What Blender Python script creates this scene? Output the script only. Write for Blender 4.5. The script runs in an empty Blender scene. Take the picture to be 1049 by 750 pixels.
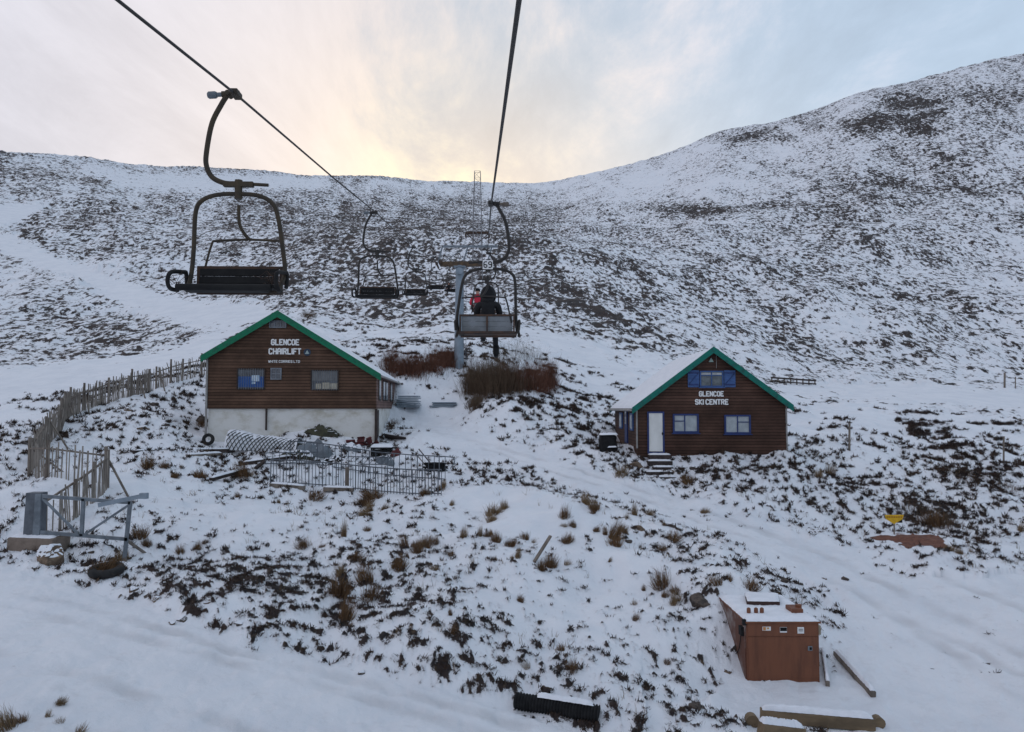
import bpy, bmesh, math, random
import numpy as np
from mathutils import Vector, Matrix

random.seed(7)
rng = np.random.default_rng(11)
scene = bpy.context.scene
R = math.radians

# ------------------------------------------------------------------ camera
F = 800.0                       # focal length in photo pixels (photo 1049 x 750)
PITCH = math.atan(43.0 / F)
EYE = 10.0                      # height of the eye in world z
cam_d = bpy.data.cameras.new('camera')
cam_d.sensor_width = 36.0
cam_d.lens = 36.0 * F / 1049.0
cam_d.clip_start = 0.1
cam_d.clip_end = 9000
cam = bpy.data.objects.new('camera', cam_d)
scene.collection.objects.link(cam)
cam.location = (0, 0, EYE)
cam.rotation_euler = (R(90) + PITCH, 0, 0)
scene.camera = cam

# ------------------------------------------------------------------ view
scene.view_settings.view_transform = 'Standard'
scene.view_settings.look = 'None'
scene.view_settings.gamma = 1
scene.view_settings.use_curve_mapping = False
scene.view_settings.exposure = 0.12

# ------------------------------------------------------------------ sky and sun
SUN_EL, SUN_AZ = R(8.0), R(-2.5)          # low sun just behind the ridge, straight ahead
world = bpy.data.worlds.new('World')
scene.world = world
world.use_nodes = True
wt = world.node_tree
wn, wl = wt.nodes, wt.links
wn.clear()
def wnode(t, **k):
    n = wn.new(t)
    for a, b in k.items(): setattr(n, a, b)
    return n
def wmath(op, a, b=None, c=None, clamp=False):
    n = wnode('ShaderNodeMath', operation=op, use_clamp=clamp)
    for i, x in enumerate((a, b, c)):
        if x is None: continue
        if isinstance(x, (int, float)): n.inputs[i].default_value = x
        else: wl.new(x, n.inputs[i])
    return n.outputs[0]
def wmix(f, a, b):
    n = wnode('ShaderNodeMix', data_type='RGBA')
    for s, x in ((n.inputs[0], f), (n.inputs[6], a), (n.inputs[7], b)):
        if isinstance(x, (int, float)): s.default_value = x
        elif isinstance(x, tuple): s.default_value = (*x, 1)
        else: wl.new(x, s)
    return n.outputs[2]
w_out = wnode('ShaderNodeOutputWorld')
w_bg = wnode('ShaderNodeBackground')
w_bg.inputs['Strength'].default_value = 0.094
sky = wnode('ShaderNodeTexSky', sky_type='NISHITA')
sky.sun_disc = False
sky.sun_elevation = SUN_EL
sky.sun_rotation = SUN_AZ
sky.altitude = 400; sky.air_density = 1.0; sky.dust_density = 2.0; sky.ozone_density = 1.0
tc = wnode('ShaderNodeTexCoord')
sep = wnode('ShaderNodeSeparateXYZ'); wl.new(tc.outputs['Generated'], sep.inputs[0])
def glow(az, el, k):
    d = wnode('ShaderNodeVectorMath', operation='DOT_PRODUCT')
    wl.new(tc.outputs['Generated'], d.inputs[0])
    d.inputs[1].default_value = (math.sin(az) * math.cos(el), math.cos(az) * math.cos(el), math.sin(el))
    return wmath('POWER', wmath('MAXIMUM', d.outputs['Value'], 0.0), k)
# cloud layer: a flat sheet high above, seen in perspective (streaks fan out from the ridge)
zz = wmath('ADD', wmath('MAXIMUM', sep.outputs['Z'], 0.0), 0.12)
comb = wnode('ShaderNodeCombineXYZ')
wl.new(wmath('DIVIDE', sep.outputs['X'], zz), comb.inputs[0])
wl.new(wmath('DIVIDE', sep.outputs['Y'], zz), comb.inputs[1])
def wnoise(scale, detail, rough, rot=0.0, sc=(1, 1, 1), dist=0.0):
    mp = wnode('ShaderNodeMapping'); mp.inputs['Rotation'].default_value = (0, 0, rot); mp.inputs['Scale'].default_value = sc
    wl.new(comb.outputs[0], mp.inputs[0])
    n = wnode('ShaderNodeTexNoise'); n.inputs['Scale'].default_value = scale
    n.inputs['Detail'].default_value = detail; n.inputs['Roughness'].default_value = rough; n.inputs['Distortion'].default_value = dist
    wl.new(mp.outputs[0], n.inputs[0]); return n.outputs['Fac']
def wramp(x, lo, hi):
    n = wnode('ShaderNodeMapRange', interpolation_type='SMOOTHSTEP'); wl.new(x, n.inputs[0])
    n.inputs[1].default_value = lo; n.inputs[2].default_value = hi; return n.outputs[0]
n1 = wnoise(0.9, 8, 0.62, R(30), (1.0, 0.45, 1), 0.4)
n2 = wnoise(2.4, 9, 0.70, R(-50), (1.0, 0.36, 1), 0.5)
cl = wmath('ADD', wmath('MULTIPLY', n1, 0.65), wmath('MULTIPLY', n2, 0.35))
side = wmath('MULTIPLY', sep.outputs['X'], 0.22)              # the veil thins out to the right
mask = wramp(wmath('SUBTRACT', cl, side), 0.43, 0.58)
g_wide = glow(R(-6), R(10), 9.0)
g_mid = glow(R(-3), R(12), 45.0)
g_core = glow(R(-3.0), R(14.5), 170.0)
veil = wmix(wmath('MULTIPLY', g_wide, 1.0, clamp=True), (6.55, 6.7, 7.75), (9.0, 7.95, 7.35))
veil = wmix(wmath('MULTIPLY', g_mid, 0.85, clamp=True), veil, (12.0, 9.6, 7.3))
veil = wmix(wmath('MULTIPLY', g_core, 0.92, clamp=True), veil, (13.5, 12.0, 7.4))
clear = wmix(0.75, sky.outputs[0], (5.5, 6.9, 8.7))
clear = wmix(wmath('MULTIPLY', g_mid, 0.75, clamp=True), clear, (9.6, 7.9, 6.3))
tint = wmath('MULTIPLY_ADD', cl, 1.25, 0.38)
hs = wnode('ShaderNodeVectorMath', operation='SCALE')
wl.new(wmix(wmath('MULTIPLY', mask, 0.92), clear, veil), hs.inputs[0]); wl.new(tint, hs.inputs['Scale'])
wl.new(hs.outputs[0], w_bg.inputs['Color'])
wl.new(w_bg.outputs[0], w_out.inputs[0])

sun_d = bpy.data.lights.new('sun', 'SUN')
sun_d.energy = 1.0; sun_d.angle = R(10); sun_d.color = (1.0, 0.86, 0.68)
sun = bpy.data.objects.new('sun', sun_d)
scene.collection.objects.link(sun)
sv = Vector((math.sin(SUN_AZ) * math.cos(SUN_EL), math.cos(SUN_AZ) * math.cos(SUN_EL), math.sin(SUN_EL)))
sun.rotation_euler = sv.to_track_quat('Z', 'Y').to_euler()
sun.location = sv * 900

# ------------------------------------------------------------------ helpers
col = scene.collection
cp, sp = math.cos(PITCH), math.sin(PITCH)
def P(u, v, d):
    """a pixel of the photograph at forward distance d -> world point"""
    x = (u - 524.5) / F; y = (375 - v) / F
    fy = cp - y * sp; fz = sp + y * cp
    k = d / fy
    return Vector((x * k, d, EYE + fz * k))
def proj(X, Y, Z):
    z = Z - EYE
    f = Y * cp + z * sp; y = z * cp - Y * sp
    return 524.5 + F * X / f, 375 - F * y / f

MATS = {}
def mat(name, c1, c2=None, scale=3.0, rough=0.7, bump=0.0, bscale=None, metal=0.0, detail=6, stretch=(1, 1, 1), lo=0.35, hi=0.65, spec=0.3):
    if name in MATS: return MATS[name]
    m = bpy.data.materials.new(name); m.use_nodes = True
    nt = m.node_tree; b = nt.nodes['Principled BSDF']
    b.inputs['Roughness'].default_value = rough; b.inputs['Metallic'].default_value = metal
    b.inputs['Specular IOR Level'].default_value = spec
    tcn = nt.nodes.new('ShaderNodeTexCoord'); mp = nt.nodes.new('ShaderNodeMapping')
    mp.inputs['Scale'].default_value = stretch
    nt.links.new(tcn.outputs['Object'], mp.inputs[0])
    n = nt.nodes.new('ShaderNodeTexNoise'); n.inputs['Scale'].default_value = scale
    n.inputs['Detail'].default_value = detail; n.inputs['Roughness'].default_value = 0.65
    nt.links.new(mp.outputs[0], n.inputs[0])
    mr = nt.nodes.new('ShaderNodeMapRange'); mr.interpolation_type = 'SMOOTHSTEP'
    mr.inputs[1].default_value = lo; mr.inputs[2].default_value = hi
    nt.links.new(n.outputs['Fac'], mr.inputs[0])
    mx = nt.nodes.new('ShaderNodeMix'); mx.data_type = 'RGBA'
    mx.inputs[6].default_value = (*c1, 1); mx.inputs[7].default_value = (*(c2 or tuple(x * 0.75 for x in c1)), 1)
    nt.links.new(mr.outputs[0], mx.inputs[0]); nt.links.new(mx.outputs[2], b.inputs['Base Color'])
    if bump:
        n2 = nt.nodes.new('ShaderNodeTexNoise'); n2.inputs['Scale'].default_value = bscale or scale * 4; n2.inputs['Detail'].default_value = 5
        nt.links.new(mp.outputs[0], n2.inputs[0])
        bp = nt.nodes.new('ShaderNodeBump'); bp.inputs['Strength'].default_value = bump; bp.inputs['Distance'].default_value = 0.03
        nt.links.new(n2.outputs['Fac'], bp.inputs['Height']); nt.links.new(bp.outputs[0], b.inputs['Normal'])
    MATS[name] = m
    return m

def tag(o, label=None, cat=None, group=None, kind=None):
    if label: o['label'] = label
    if cat: o['category'] = cat
    if group: o['group'] = group
    if kind: o['kind'] = kind
    return o
def empty(name, loc, label, cat, group=None, rz=0.0):
    o = bpy.data.objects.new(name, None); o.empty_display_size = 0.3
    col.objects.link(o); o.location = loc; o.rotation_euler = (0, 0, rz)
    return tag(o, label, cat, group)
def root_matrix(o):
    while o.parent: o = o.parent
    return Matrix.Translation(o.location) @ o.rotation_euler.to_matrix().to_4x4()
def copy_tree(o, parent=None):
    c = o.copy(); col.objects.link(c); c.parent = parent
    for ch in [x for x in col.objects if x.parent == o]: copy_tree(ch, c)
    return c

class MB:
    """collects shapes in world (or local) coordinates, links them as one mesh object"""
    def __init__(s): s.v = []; s.f = []; s.mi = []; s.m = 0; s.sm = []
    def add(s, vs, fs, smooth=False):
        b = len(s.v); s.v += [tuple(p) for p in vs]
        for f in fs: s.f.append(tuple(i + b for i in f)); s.mi.append(s.m); s.sm.append(smooth)
        return s
    def box(s, c, sz, M=None):
        h = [x / 2 for x in sz]; c = Vector(c)
        vs = [Vector((x * h[0], y * h[1], z * h[2])) for x in (-1, 1) for y in (-1, 1) for z in (-1, 1)]
        if M is not None: vs = [M @ v for v in vs]
        return s.add([v + c for v in vs], [(0, 1, 3, 2), (4, 6, 7, 5), (0, 4, 5, 1), (2, 3, 7, 6), (0, 2, 6, 4), (1, 5, 7, 3)])
    def bar(s, a, b, w, h, up=(0, 0, 1)):
        a = Vector(a); b = Vector(b); d = b - a; L = d.length
        if L < 1e-6: return s
        x = d / L; u = Vector(up); y = u.cross(x)
        if y.length < 1e-4: y = Vector((1, 0, 0)).cross(x)
        y.normalize(); z = x.cross(y)
        M = Matrix((x, y, z)).transposed()
        return s.box((a + b) / 2, (L, w, h), M)
    def tube(s, pts, r, n=8, caps=True, closed=False):
        pts = [Vector(p) for p in pts]
        rs = r if isinstance(r, (list, tuple)) else [r] * len(pts)
        ref = None; vs = []
        for i, p in enumerate(pts):
            if closed: t = pts[(i + 1) % len(pts)] - pts[i - 1]
            else: t = pts[min(i + 1, len(pts) - 1)] - pts[max(i - 1, 0)]
            t.normalize()
            if ref is None:
                ref = Vector((0, 0, 1)) if abs(t.z) < 0.9 else Vector((1, 0, 0))
            a = ref - t * ref.dot(t)
            if a.length < 1e-5: a = t.orthogonal()
            a.normalize(); ref = a; bq = t.cross(a)
            for k in range(n):
                an = 2 * math.pi * k / n
                vs.append(p + (a * math.cos(an) + bq * math.sin(an)) * rs[i])
        m = len(pts); fs = []
        for i in range(m if closed else m - 1):
            j = (i + 1) % m
            for k in range(n):
                k2 = (k + 1) % n
                fs.append((i * n + k, i * n + k2, j * n + k2, j * n + k))
        s.add(vs, fs, True)
        if caps and not closed:
            s.add(vs[:n], [tuple(range(n - 1, -1, -1))]); s.add(vs[-n:], [tuple(range(n))])
        return s
    def prism(s, poly, vec):
        """flat polygon (world points) pushed along vec"""
        poly = [Vector(p) for p in poly]; vec = Vector(vec); n = len(poly)
        vs = poly + [p + vec for p in poly]
        fs = [tuple(range(n)), tuple(range(2 * n - 1, n - 1, -1))]
        for i in range(n):
            j = (i + 1) % n; fs.append((j, i, i + n, j + n))
        return s.add(vs, fs)
    def quad(s, a, b, c, d): return s.add([a, b, c, d], [(0, 1, 2, 3)])
    def build(s, name, mats, parent=None, loc=None, bevel=0.0, local=False):
        me = bpy.data.meshes.new(name)
        V = [Vector(p) for p in s.v]
        if parent is not None and not local:
            inv = root_matrix(parent).inverted(); V = [inv @ p for p in V]
        elif loc is not None:
            l = Vector(loc); V = [p - l for p in V]
        me.from_pydata([tuple(p) for p in V], [], s.f)
        if not isinstance(mats, (list, tuple)): mats = [mats]
        for m in mats: me.materials.append(m)
        if len(mats) > 1: me.polygons.foreach_set('material_index', s.mi)
        me.polygons.foreach_set('use_smooth', s.sm)
        bm = bmesh.new(); bm.from_mesh(me); bmesh.ops.recalc_face_normals(bm, faces=bm.faces); bm.to_mesh(me); bm.free()
        o = bpy.data.objects.new(name, me); col.objects.link(o)
        if parent is not None: o.parent = parent
        elif loc is not None: o.location = loc
        if bevel:
            b = o.modifiers.new('bevel', 'BEVEL'); b.width = bevel; b.segments = 2; b.limit_method = 'ANGLE'
        return o

# ------------------------------------------------------------------ noise
def _hash(ix, iy, seed):
    h = (ix.astype(np.uint32) * np.uint32(374761393) + iy.astype(np.uint32) * np.uint32(668265263) + np.uint32((seed * 2246822519) & 0xffffffff))
    h = (h ^ (h >> np.uint32(13))) * np.uint32(1274126177)
    return h ^ (h >> np.uint32(16))
def gnoise(x, y, seed=0):
    ix = np.floor(x).astype(np.int64); iy = np.floor(y).astype(np.int64)
    fx = x - ix; fy = y - iy
    ux = fx * fx * fx * (fx * (fx * 6 - 15) + 10); uy = fy * fy * fy * (fy * (fy * 6 - 15) + 10)
    def g(ox, oy):
        a = _hash(ix + ox, iy + oy, seed).astype(np.float64) * (2 * math.pi / 4294967296.0)
        return np.cos(a) * (fx - ox) + np.sin(a) * (fy - oy)
    a = g(0, 0); b = g(1, 0); c = g(0, 1); d = g(1, 1)
    return 1.6 * ((a * (1 - ux) + b * ux) * (1 - uy) + (c * (1 - ux) + d * ux) * uy)
def fbm(x, y, wl0, octs, gain=0.6, seed=0, px=None):
    """normalised to about unit variance; octaves finer than twice the local sample size px fade out"""
    s = np.zeros_like(x); q = np.zeros_like(x); amp = 1.0; w = wl0
    for o in range(octs):
        k = amp if px is None else amp * np.clip(w / (2.0 * px) - 0.6, 0, 1)
        s = s + k * gnoise(x / w + 17.3 * o, y / w - 9.1 * o, seed + o); q = q + k * k if px is not None else q + amp * amp
        amp *= gain; w *= 0.5
    return s / np.sqrt(np.maximum(q, 1e-6)) * 2.4
def sstep(a, b, x):
    t = np.clip((x - a) / (b - a), 0, 1); return t * t * (3 - 2 * t)

# ------------------------------------------------------------------ terrain
CP = [  # photo column, photo row, forward distance
 (0,577,22.7),(130,612,20.6),(250,655,18.6),(400,692,18.0),(600,747,16.9),(0,750,13.2),(150,750,14.0),(300,750,14.8),(450,750,15.8),
 (0,1000,9.0),(300,1000,9.4),(600,1000,9.8),(1049,1000,10.2),
 (60,560,24.3),(130,588,22.4),(100,540,25.6),(0,540,26),(30,488,30.5),(110,497,30),(68,492,30.3),(200,500,33),(150,530,28),(250,560,25.5),
 (62,440,40),(78,422,46),(155,402,51),(212,383,57),(0,450,39),(130,465,37.5),(180,440,41),(210,452,43.2),(300,452,42.8),(386,455,43),
 (280,498,35.5),(365,500,35.5),(455,508,34.5),(320,475,39.5),(430,480,39.5),(404,430,52),(430,440,46.5),(430,418,55),(480,430,52),
 (250,600,22.3),(350,590,23.6),(430,590,23.8),(430,640,20.3),(330,640,20.6),(500,560,26.6),(500,640,20.7),(600,640,21.3),(600,560,26.8),(600,520,31),(520,520,31.5),(540,700,18.5),
 (500,455,45),(560,478,40),(640,497,37.2),(600,455,44),(700,498,37.5),(656,463,40.7),(740,466,40.8),(806,467,40.8),(628,450,48),(730,448,51),(820,448,49),
 (740,535,31.8),(700,560,28.5),(700,610,23.2),(700,690,19.3),(740,612,22.7),(740,700,19.9),(766,701,19.9),(840,701,19.9),(845,650,22.3),(850,612,24.7),(780,747,17.6),(900,742,17.9),
 (820,570,28.6),(900,600,26.0),(1000,680,21.0),(1049,750,17.6),(1049,640,22.6),(960,570,29),(915,548,32.2),(840,515,36),(1049,570,30),(860,490,40),(980,490,40),(1049,500,40),
 (930,470,45),(1000,470,46),(870,455,47),(1049,440,58),(930,432,58),(860,425,58),(900,412,70),(790,410,70),(1049,405,86),(820,390,92),(930,392,92),(1049,392,96),
 (725,400,66),(600,405,62),(660,380,80),(560,400,58),(520,408,51),(425,390,57),(470,377,60.5),(520,365,68),(600,360,84),(700,355,95),(560,335,95),
 (130,395,62),(0,405,62),(60,380,72),(200,365,75),(300,330,92),(120,340,98),(0,330,100),(400,345,85),(470,320,98),
 (0,270,150),(150,270,150),(300,270,140),(430,280,128),(500,285,128),(490,250,152),(600,290,128),(700,300,135),(850,300,145),(1049,310,145),(900,350,118),(1049,350,118),(800,345,118),
 (0,215,215),(150,220,220),(300,225,215),(420,225,215),(520,225,215),(620,240,205),(750,230,220),(900,220,230),(1049,200,245),
 (900,140,320),(1049,120,340),(780,170,310),
]
SKY_U = [-400,-150,0,30,90,160,230,320,400,470,520,570,610,650,690,740,790,840,890,940,990,1049,1130,1300,1500]
SKY_V = [190,160,155,157,162,170,172,179,182,186,187,185,176,167,155,135,126,112,94,83,70,57,45,60,110]
RID_R = [300,320,330,335,345,360,380,400,420,440,445,440,430,425,420,415,410,410,410,415,420,430,440,430,400]

def tp_basis(d2): return 0.5 * d2 * np.log(np.maximum(d2, 1e-12))
_c = []
for u, v, d in CP:
    p = P(u, v, d); r = math.hypot(p.x, p.y)
    _c.append((p.x / p.y, math.log(r), (p.z - EYE) / r))
_c = np.array(_c)
SA, SL = 1.6, 1.0
CX = np.stack([_c[:, 0] * SA, _c[:, 1] * SL], 1); CT = _c[:, 2]
n = len(CX)
D2 = ((CX[:, None] - CX[None]) ** 2).sum(-1)
A = np.zeros((n + 3, n + 3)); A[:n, :n] = tp_basis(D2) + np.eye(n) * 1e-3
A[:n, n] = 1; A[:n, n + 1:] = CX; A[n, :n] = 1; A[n + 1:, :n] = CX.T
W = np.linalg.solve(A, np.concatenate([CT, np.zeros(3)]))
# evaluated on a coarse table, then bilinear
TA = np.linspace(-0.95, 0.95, 200); TL = np.linspace(math.log(9.0), math.log(470), 240)
ga, gl = np.meshgrid(TA, TL, indexing='ij')
Q = np.stack([ga.ravel() * SA, gl.ravel() * SL], 1)
TT = np.zeros(len(Q))
for i in range(n): TT += W[i] * tp_basis(((Q - CX[i]) ** 2).sum(1))
TT += W[n] + Q @ W[n + 1:]
TT = TT.reshape(200, 240)
def tps(a, l):
    fa = np.clip((a - TA[0]) / (TA[1] - TA[0]), 0, 198.999); fl = np.clip((l - TL[0]) / (TL[1] - TL[0]), 0, 238.999)
    ia = fa.astype(int); il = fl.astype(int); fa = fa - ia; fl = fl - il
    return (TT[ia, il] * (1 - fa) + TT[ia + 1, il] * fa) * (1 - fl) + (TT[ia, il + 1] * (1 - fa) + TT[ia + 1, il + 1] * fa) * fl
def smooth_interp(x, xs, ys):
    """piecewise cubic (Catmull-Rom style slopes)"""
    xs = np.array(xs, float); ys = np.array(ys, float)
    m = np.gradient(ys, xs); i = np.clip(np.searchsorted(xs, x) - 1, 0, len(xs) - 2)
    h = xs[i + 1] - xs[i]; t = np.clip((x - xs[i]) / h, 0, 1)
    return ys[i] * (2*t**3 - 3*t**2 + 1) + m[i] * h * (t**3 - 2*t**2 + t) + ys[i + 1] * (3*t**2 - 2*t**3) + m[i + 1] * h * (t**3 - t**2)

def base_height(th, r):
    """th = azimuth (0 ahead, + right), r = ground distance -> world z without small relief"""
    a = np.where(np.abs(th) < 1.2, np.tan(np.clip(th, -1.2, 1.2)), np.sign(th) * 2.5)
    ac = np.clip(a, -0.93, 0.93)
    u = 524.5 + F * ac
    rc = np.maximum(r, 9.2)
    rr = smooth_interp(u, SKY_U, RID_R)
    vs = smooth_interp(u, SKY_U, SKY_V)
    ysk = (375 - vs) / F
    ts = (sp + ysk * cp) / (cp - ysk * sp) / np.sqrt(1 + ac * ac)
    rl = np.minimum(rc, rr)
    t = tps(ac, np.log(rl)); t_r = tps(ac, np.log(rr))
    w = sstep(math.log(230.0), 1.0, np.log(rl) / np.log(rr) * 1.0) if False else sstep(0, 1, (np.log(rl) - math.log(150)) / (np.log(rr) - math.log(150)))
    t = t + (ts - t_r) * w
    z = EYE + t * rl
    # rounding over the ridge, then a falling back slope
    over = np.maximum(r - rr, 0)
    z = z + np.where(over > 0, ts * 0.55 * 40 * (1 - np.exp(-over / 40)) - over * 0.10, 0)
    z = np.where(r > 1500, np.maximum(z, -40), z)
    # outside the view the valley opens
    k = sstep(R(42), R(85), np.abs(th))
    zb = EYE - 7.5 - 0.05 * np.maximum(r - 10, 0)
    zb = np.maximum(zb, -60)
    return z * (1 - k) + zb * k

# polar sheet, fine where the photograph looks
thd = np.arctan(np.linspace(-0.74, 0.74, 1240))
side_th = np.linspace(thd[-1], math.pi, 46)[1:]
TH = np.concatenate([-side_th[::-1][1:], thd, side_th])      # last column (pi) closes the ring with the first
TH = np.concatenate([[-math.pi], TH])
RR_ = np.concatenate([[0.6, 2, 4, 6, 7.5, 8.6, 9.4, 10.2], np.exp(np.linspace(math.log(10.8), math.log(64), 430)),
                      np.exp(np.linspace(math.log(64), math.log(470), 431))[1:], np.array([480, 495, 520, 560, 620, 720, 900, 1300, 2000, 3200, 5000])])
NT, NR = len(TH), len(RR_)
th2, r2 = np.meshgrid(TH, RR_, indexing='ij')
X = np.sin(th2) * r2; Y = np.cos(th2) * r2
Z0 = base_height(th2, r2)
inview = (np.abs(th2) < R(40))
Ys = np.where(inview, Y, 1e3)
u2, v2 = proj(X, Ys, np.where(inview, Z0, EYE))
u2 = np.where(inview, u2, np.where(th2 > 0, 1200, -150)); v2 = np.where(inview, v2, 700)
pxs = np.maximum(r2 / F * 1.0, 0.0)
# wobble so that no mask edge is ruled
ju = u2 + 5 * fbm(X, Y, np.float64(3.0), 4, 0.6, 91) * 1.0
jv = v2 + 2.2 * fbm(X, Y, np.float64(2.4), 4, 0.6, 95)

def seg_dist(u, v, pts, aspect=1.0):
    """distance in photo pixels to a polyline; pts = (u, v, halfwidth) -> dist/halfwidth"""
    best = np.full(u.shape, 1e9)
    for (x0, y0, w0), (x1, y1, w1) in zip(pts[:-1], pts[1:]):
        dx, dy = x1 - x0, y1 - y0
        t = np.clip(((u - x0) * dx + (v - y0) * dy) / (dx * dx + dy * dy), 0, 1)
        best = np.minimum(best, np.hypot(u - x0 - t * dx, v - y0 - t * dy) / (w0 + (w1 - w0) * t))
    return best
# road edge (upper border of the track at the lower left)
edge_v = np.interp(ju, [-300, 0, 60, 130, 190, 250, 330, 400, 500, 600, 650, 760], [520, 577, 592, 612, 636, 657, 677, 692, 720, 748, 764, 800])
road = sstep(-3, 5, jv - edge_v) * (r2 < 30)
path = seg_dist(ju, jv, [(395,428,6),(430,424,10),(440,438,16),(480,455,14),(560,476,12),(640,502,9),(740,535,13),(830,572,20),(930,625,34),(1049,690,55),(1200,770,80)])
path = 1 - sstep(0.55, 1.3, path + 0.22 * fbm(X, Y, np.float64(1.8), 3, 0.7, 501))
right_floor = sstep(0, 30, (ju - 850) - np.maximum(0, (620 - jv)) * 2.2) * (jv > 590) * (jv < 900)
box_floor = 1 - sstep(0.8, 1.2, seg_dist(ju, jv, [(745,715,16),(800,722,24),(900,715,30)]))
piste = 1 - sstep(0.5, 1.5, seg_dist(ju, jv, [(-60,244,9),(0,246,9),(70,276,11),(140,304,13),(200,322,14),(270,322,10)]))
piste = np.maximum(piste, 1 - sstep(0.6, 1.4, seg_dist(ju, jv, [(-60,224,10),(0,222,12),(40,212,7)])))
piste = np.maximum(piste, 0.9 * (1 - sstep(0.6, 1.5, seg_dist(ju, jv, [(-60,400,18),(0,396,16),(90,384,14),(160,372,10),(215,350,8),(250,330,6)]))))
piste = np.maximum(piste, 0.8 * (1 - sstep(0.6, 1.4, seg_dist(ju, jv, [(90,172,6),(130,185,8),(200,188,9),(260,186,7),(330,188,6)]))))
piste = np.maximum(piste, 0.92 * (1 - sstep(0.7, 1.3, seg_dist(ju, jv, [(800,398,4),(860,399,6),(940,402,8),(1049,410,10),(1150,418,12)]))))
piste = np.maximum(piste, 0.93 * (1 - sstep(0.6, 1.3, seg_dist(ju, jv, [(838,414,2.5),(865,424,5),(895,433,6),(925,439,3)]))))
piste = np.maximum(piste, 0.75 * (1 - sstep(0.5, 1.5, seg_dist(ju, jv, [(530,338,5),(580,352,7),(620,372,7),(640,384,6),(600,398,6)]))))
smooth_snow = np.clip(np.maximum.reduce([road, path, right_floor, box_floor, piste]), 0, 1)

# how much of the ground shows dark heather through the snow
D = np.where(r2 > 90, 0.45, np.where(r2 > 45, 0.20, 0.185)) + 0 * r2
BL = [ # u, v, su, sv, delta
 (240,240,120,36,.10),(330,215,60,25,.14),(60,182,70,14,.16),(150,165,80,8,-.14),(440,255,70,45,.12),(520,235,45,35,.16),(430,325,80,22,.05),(585,305,45,20,.08),
 (330,300,60,25,.08),(120,338,90,22,.14),(60,300,70,24,-.20),(160,290,40,10,-.1),(180,350,60,10,.02),(110,372,90,8,-.22),
 (480,192,180,8,-.22),(640,190,80,22,-.16),(720,160,70,15,-.15),(850,120,70,14,-.14),(1000,80,50,12,-.05),(800,175,70,25,-.06),
 (925,112,42,15,.12),(890,125,18,7,.25),(945,130,14,6,.3),(765,140,34,4,.30),(850,130,30,4,.16),(700,214,50,4,.34),(760,212,40,3.5,.2),
 (930,190,60,9,.20),(990,195,30,7,.18),(860,205,30,12,.16),(1010,100,30,6,.15),(1000,160,40,10,.06),(960,165,30,5,.15),
 (660,330,140,26,-.06),(900,340,130,30,-.06),(720,270,120,40,.05),(1040,280,70,80,-.04),
 (350,535,180,22,-.13),(540,530,90,22,-.08),(230,608,50,18,.22),(340,620,70,30,.12),(420,640,90,25,.07),(560,620,60,25,-.06),(650,640,70,60,-.12),(560,690,70,14,.12),
 (710,620,14,22,.22),(170,560,40,18,.05),(330,600,40,30,.10),(650,545,50,14,.10),(690,565,20,14,.14),
 (740,482,50,12,.16),(600,445,30,16,.08),(900,440,110,30,-.06),(850,520,60,12,.12),(960,524,26,8,.42),(1005,545,30,7,.20),(1010,485,30,9,.22),
 (830,380,120,8,-.05),(960,425,60,8,.08),(90,500,60,40,-.06),(165,425,40,30,.02),(110,575,30,8,.10),(30,740,40,12,.06),(480,420,60,25,-.05),(520,390,60,25,.10),(450,400,40,12,.0),
 (870,600,40,8,.05),(790,585,50,14,.02),(830,600,60,12,.08),(640,465,20,10,.1),
]
for bu, bv, su, svv, dl in BL:
    D += dl * np.exp(-0.5 * (((ju - bu) / su) ** 2 + ((jv - bv) / svv) ** 2))
ang = R(40)
cs = ju * math.cos(ang) + jv * 1.3 * math.sin(ang); cn = -ju * math.sin(ang) + jv * 1.3 * math.cos(ang)
streak = fbm(cs / 70.0, cn / 9.0, np.float64(1.0), 3, 0.6, 33)
hillw = sstep(90, 130, r2)
D += 0.12 * hillw * streak * sstep(540, 640, u2)
ang2 = R(-62)
cs = ju * math.cos(ang2) + jv * math.sin(ang2); cn = -ju * math.sin(ang2) + jv * math.cos(ang2)
D += 0.11 * hillw * fbm(cs / 60.0, cn / 11.0, np.float64(1.0), 3, 0.6, 37) * (1 - sstep(480, 600, u2))
D += 0.085 * fbm(X, Y, np.float64(26.0), 4, 0.7, 51) * sstep(20, 60, r2) + 0.05 * fbm(X, Y, np.float64(7.0), 3, 0.6, 53)
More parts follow.
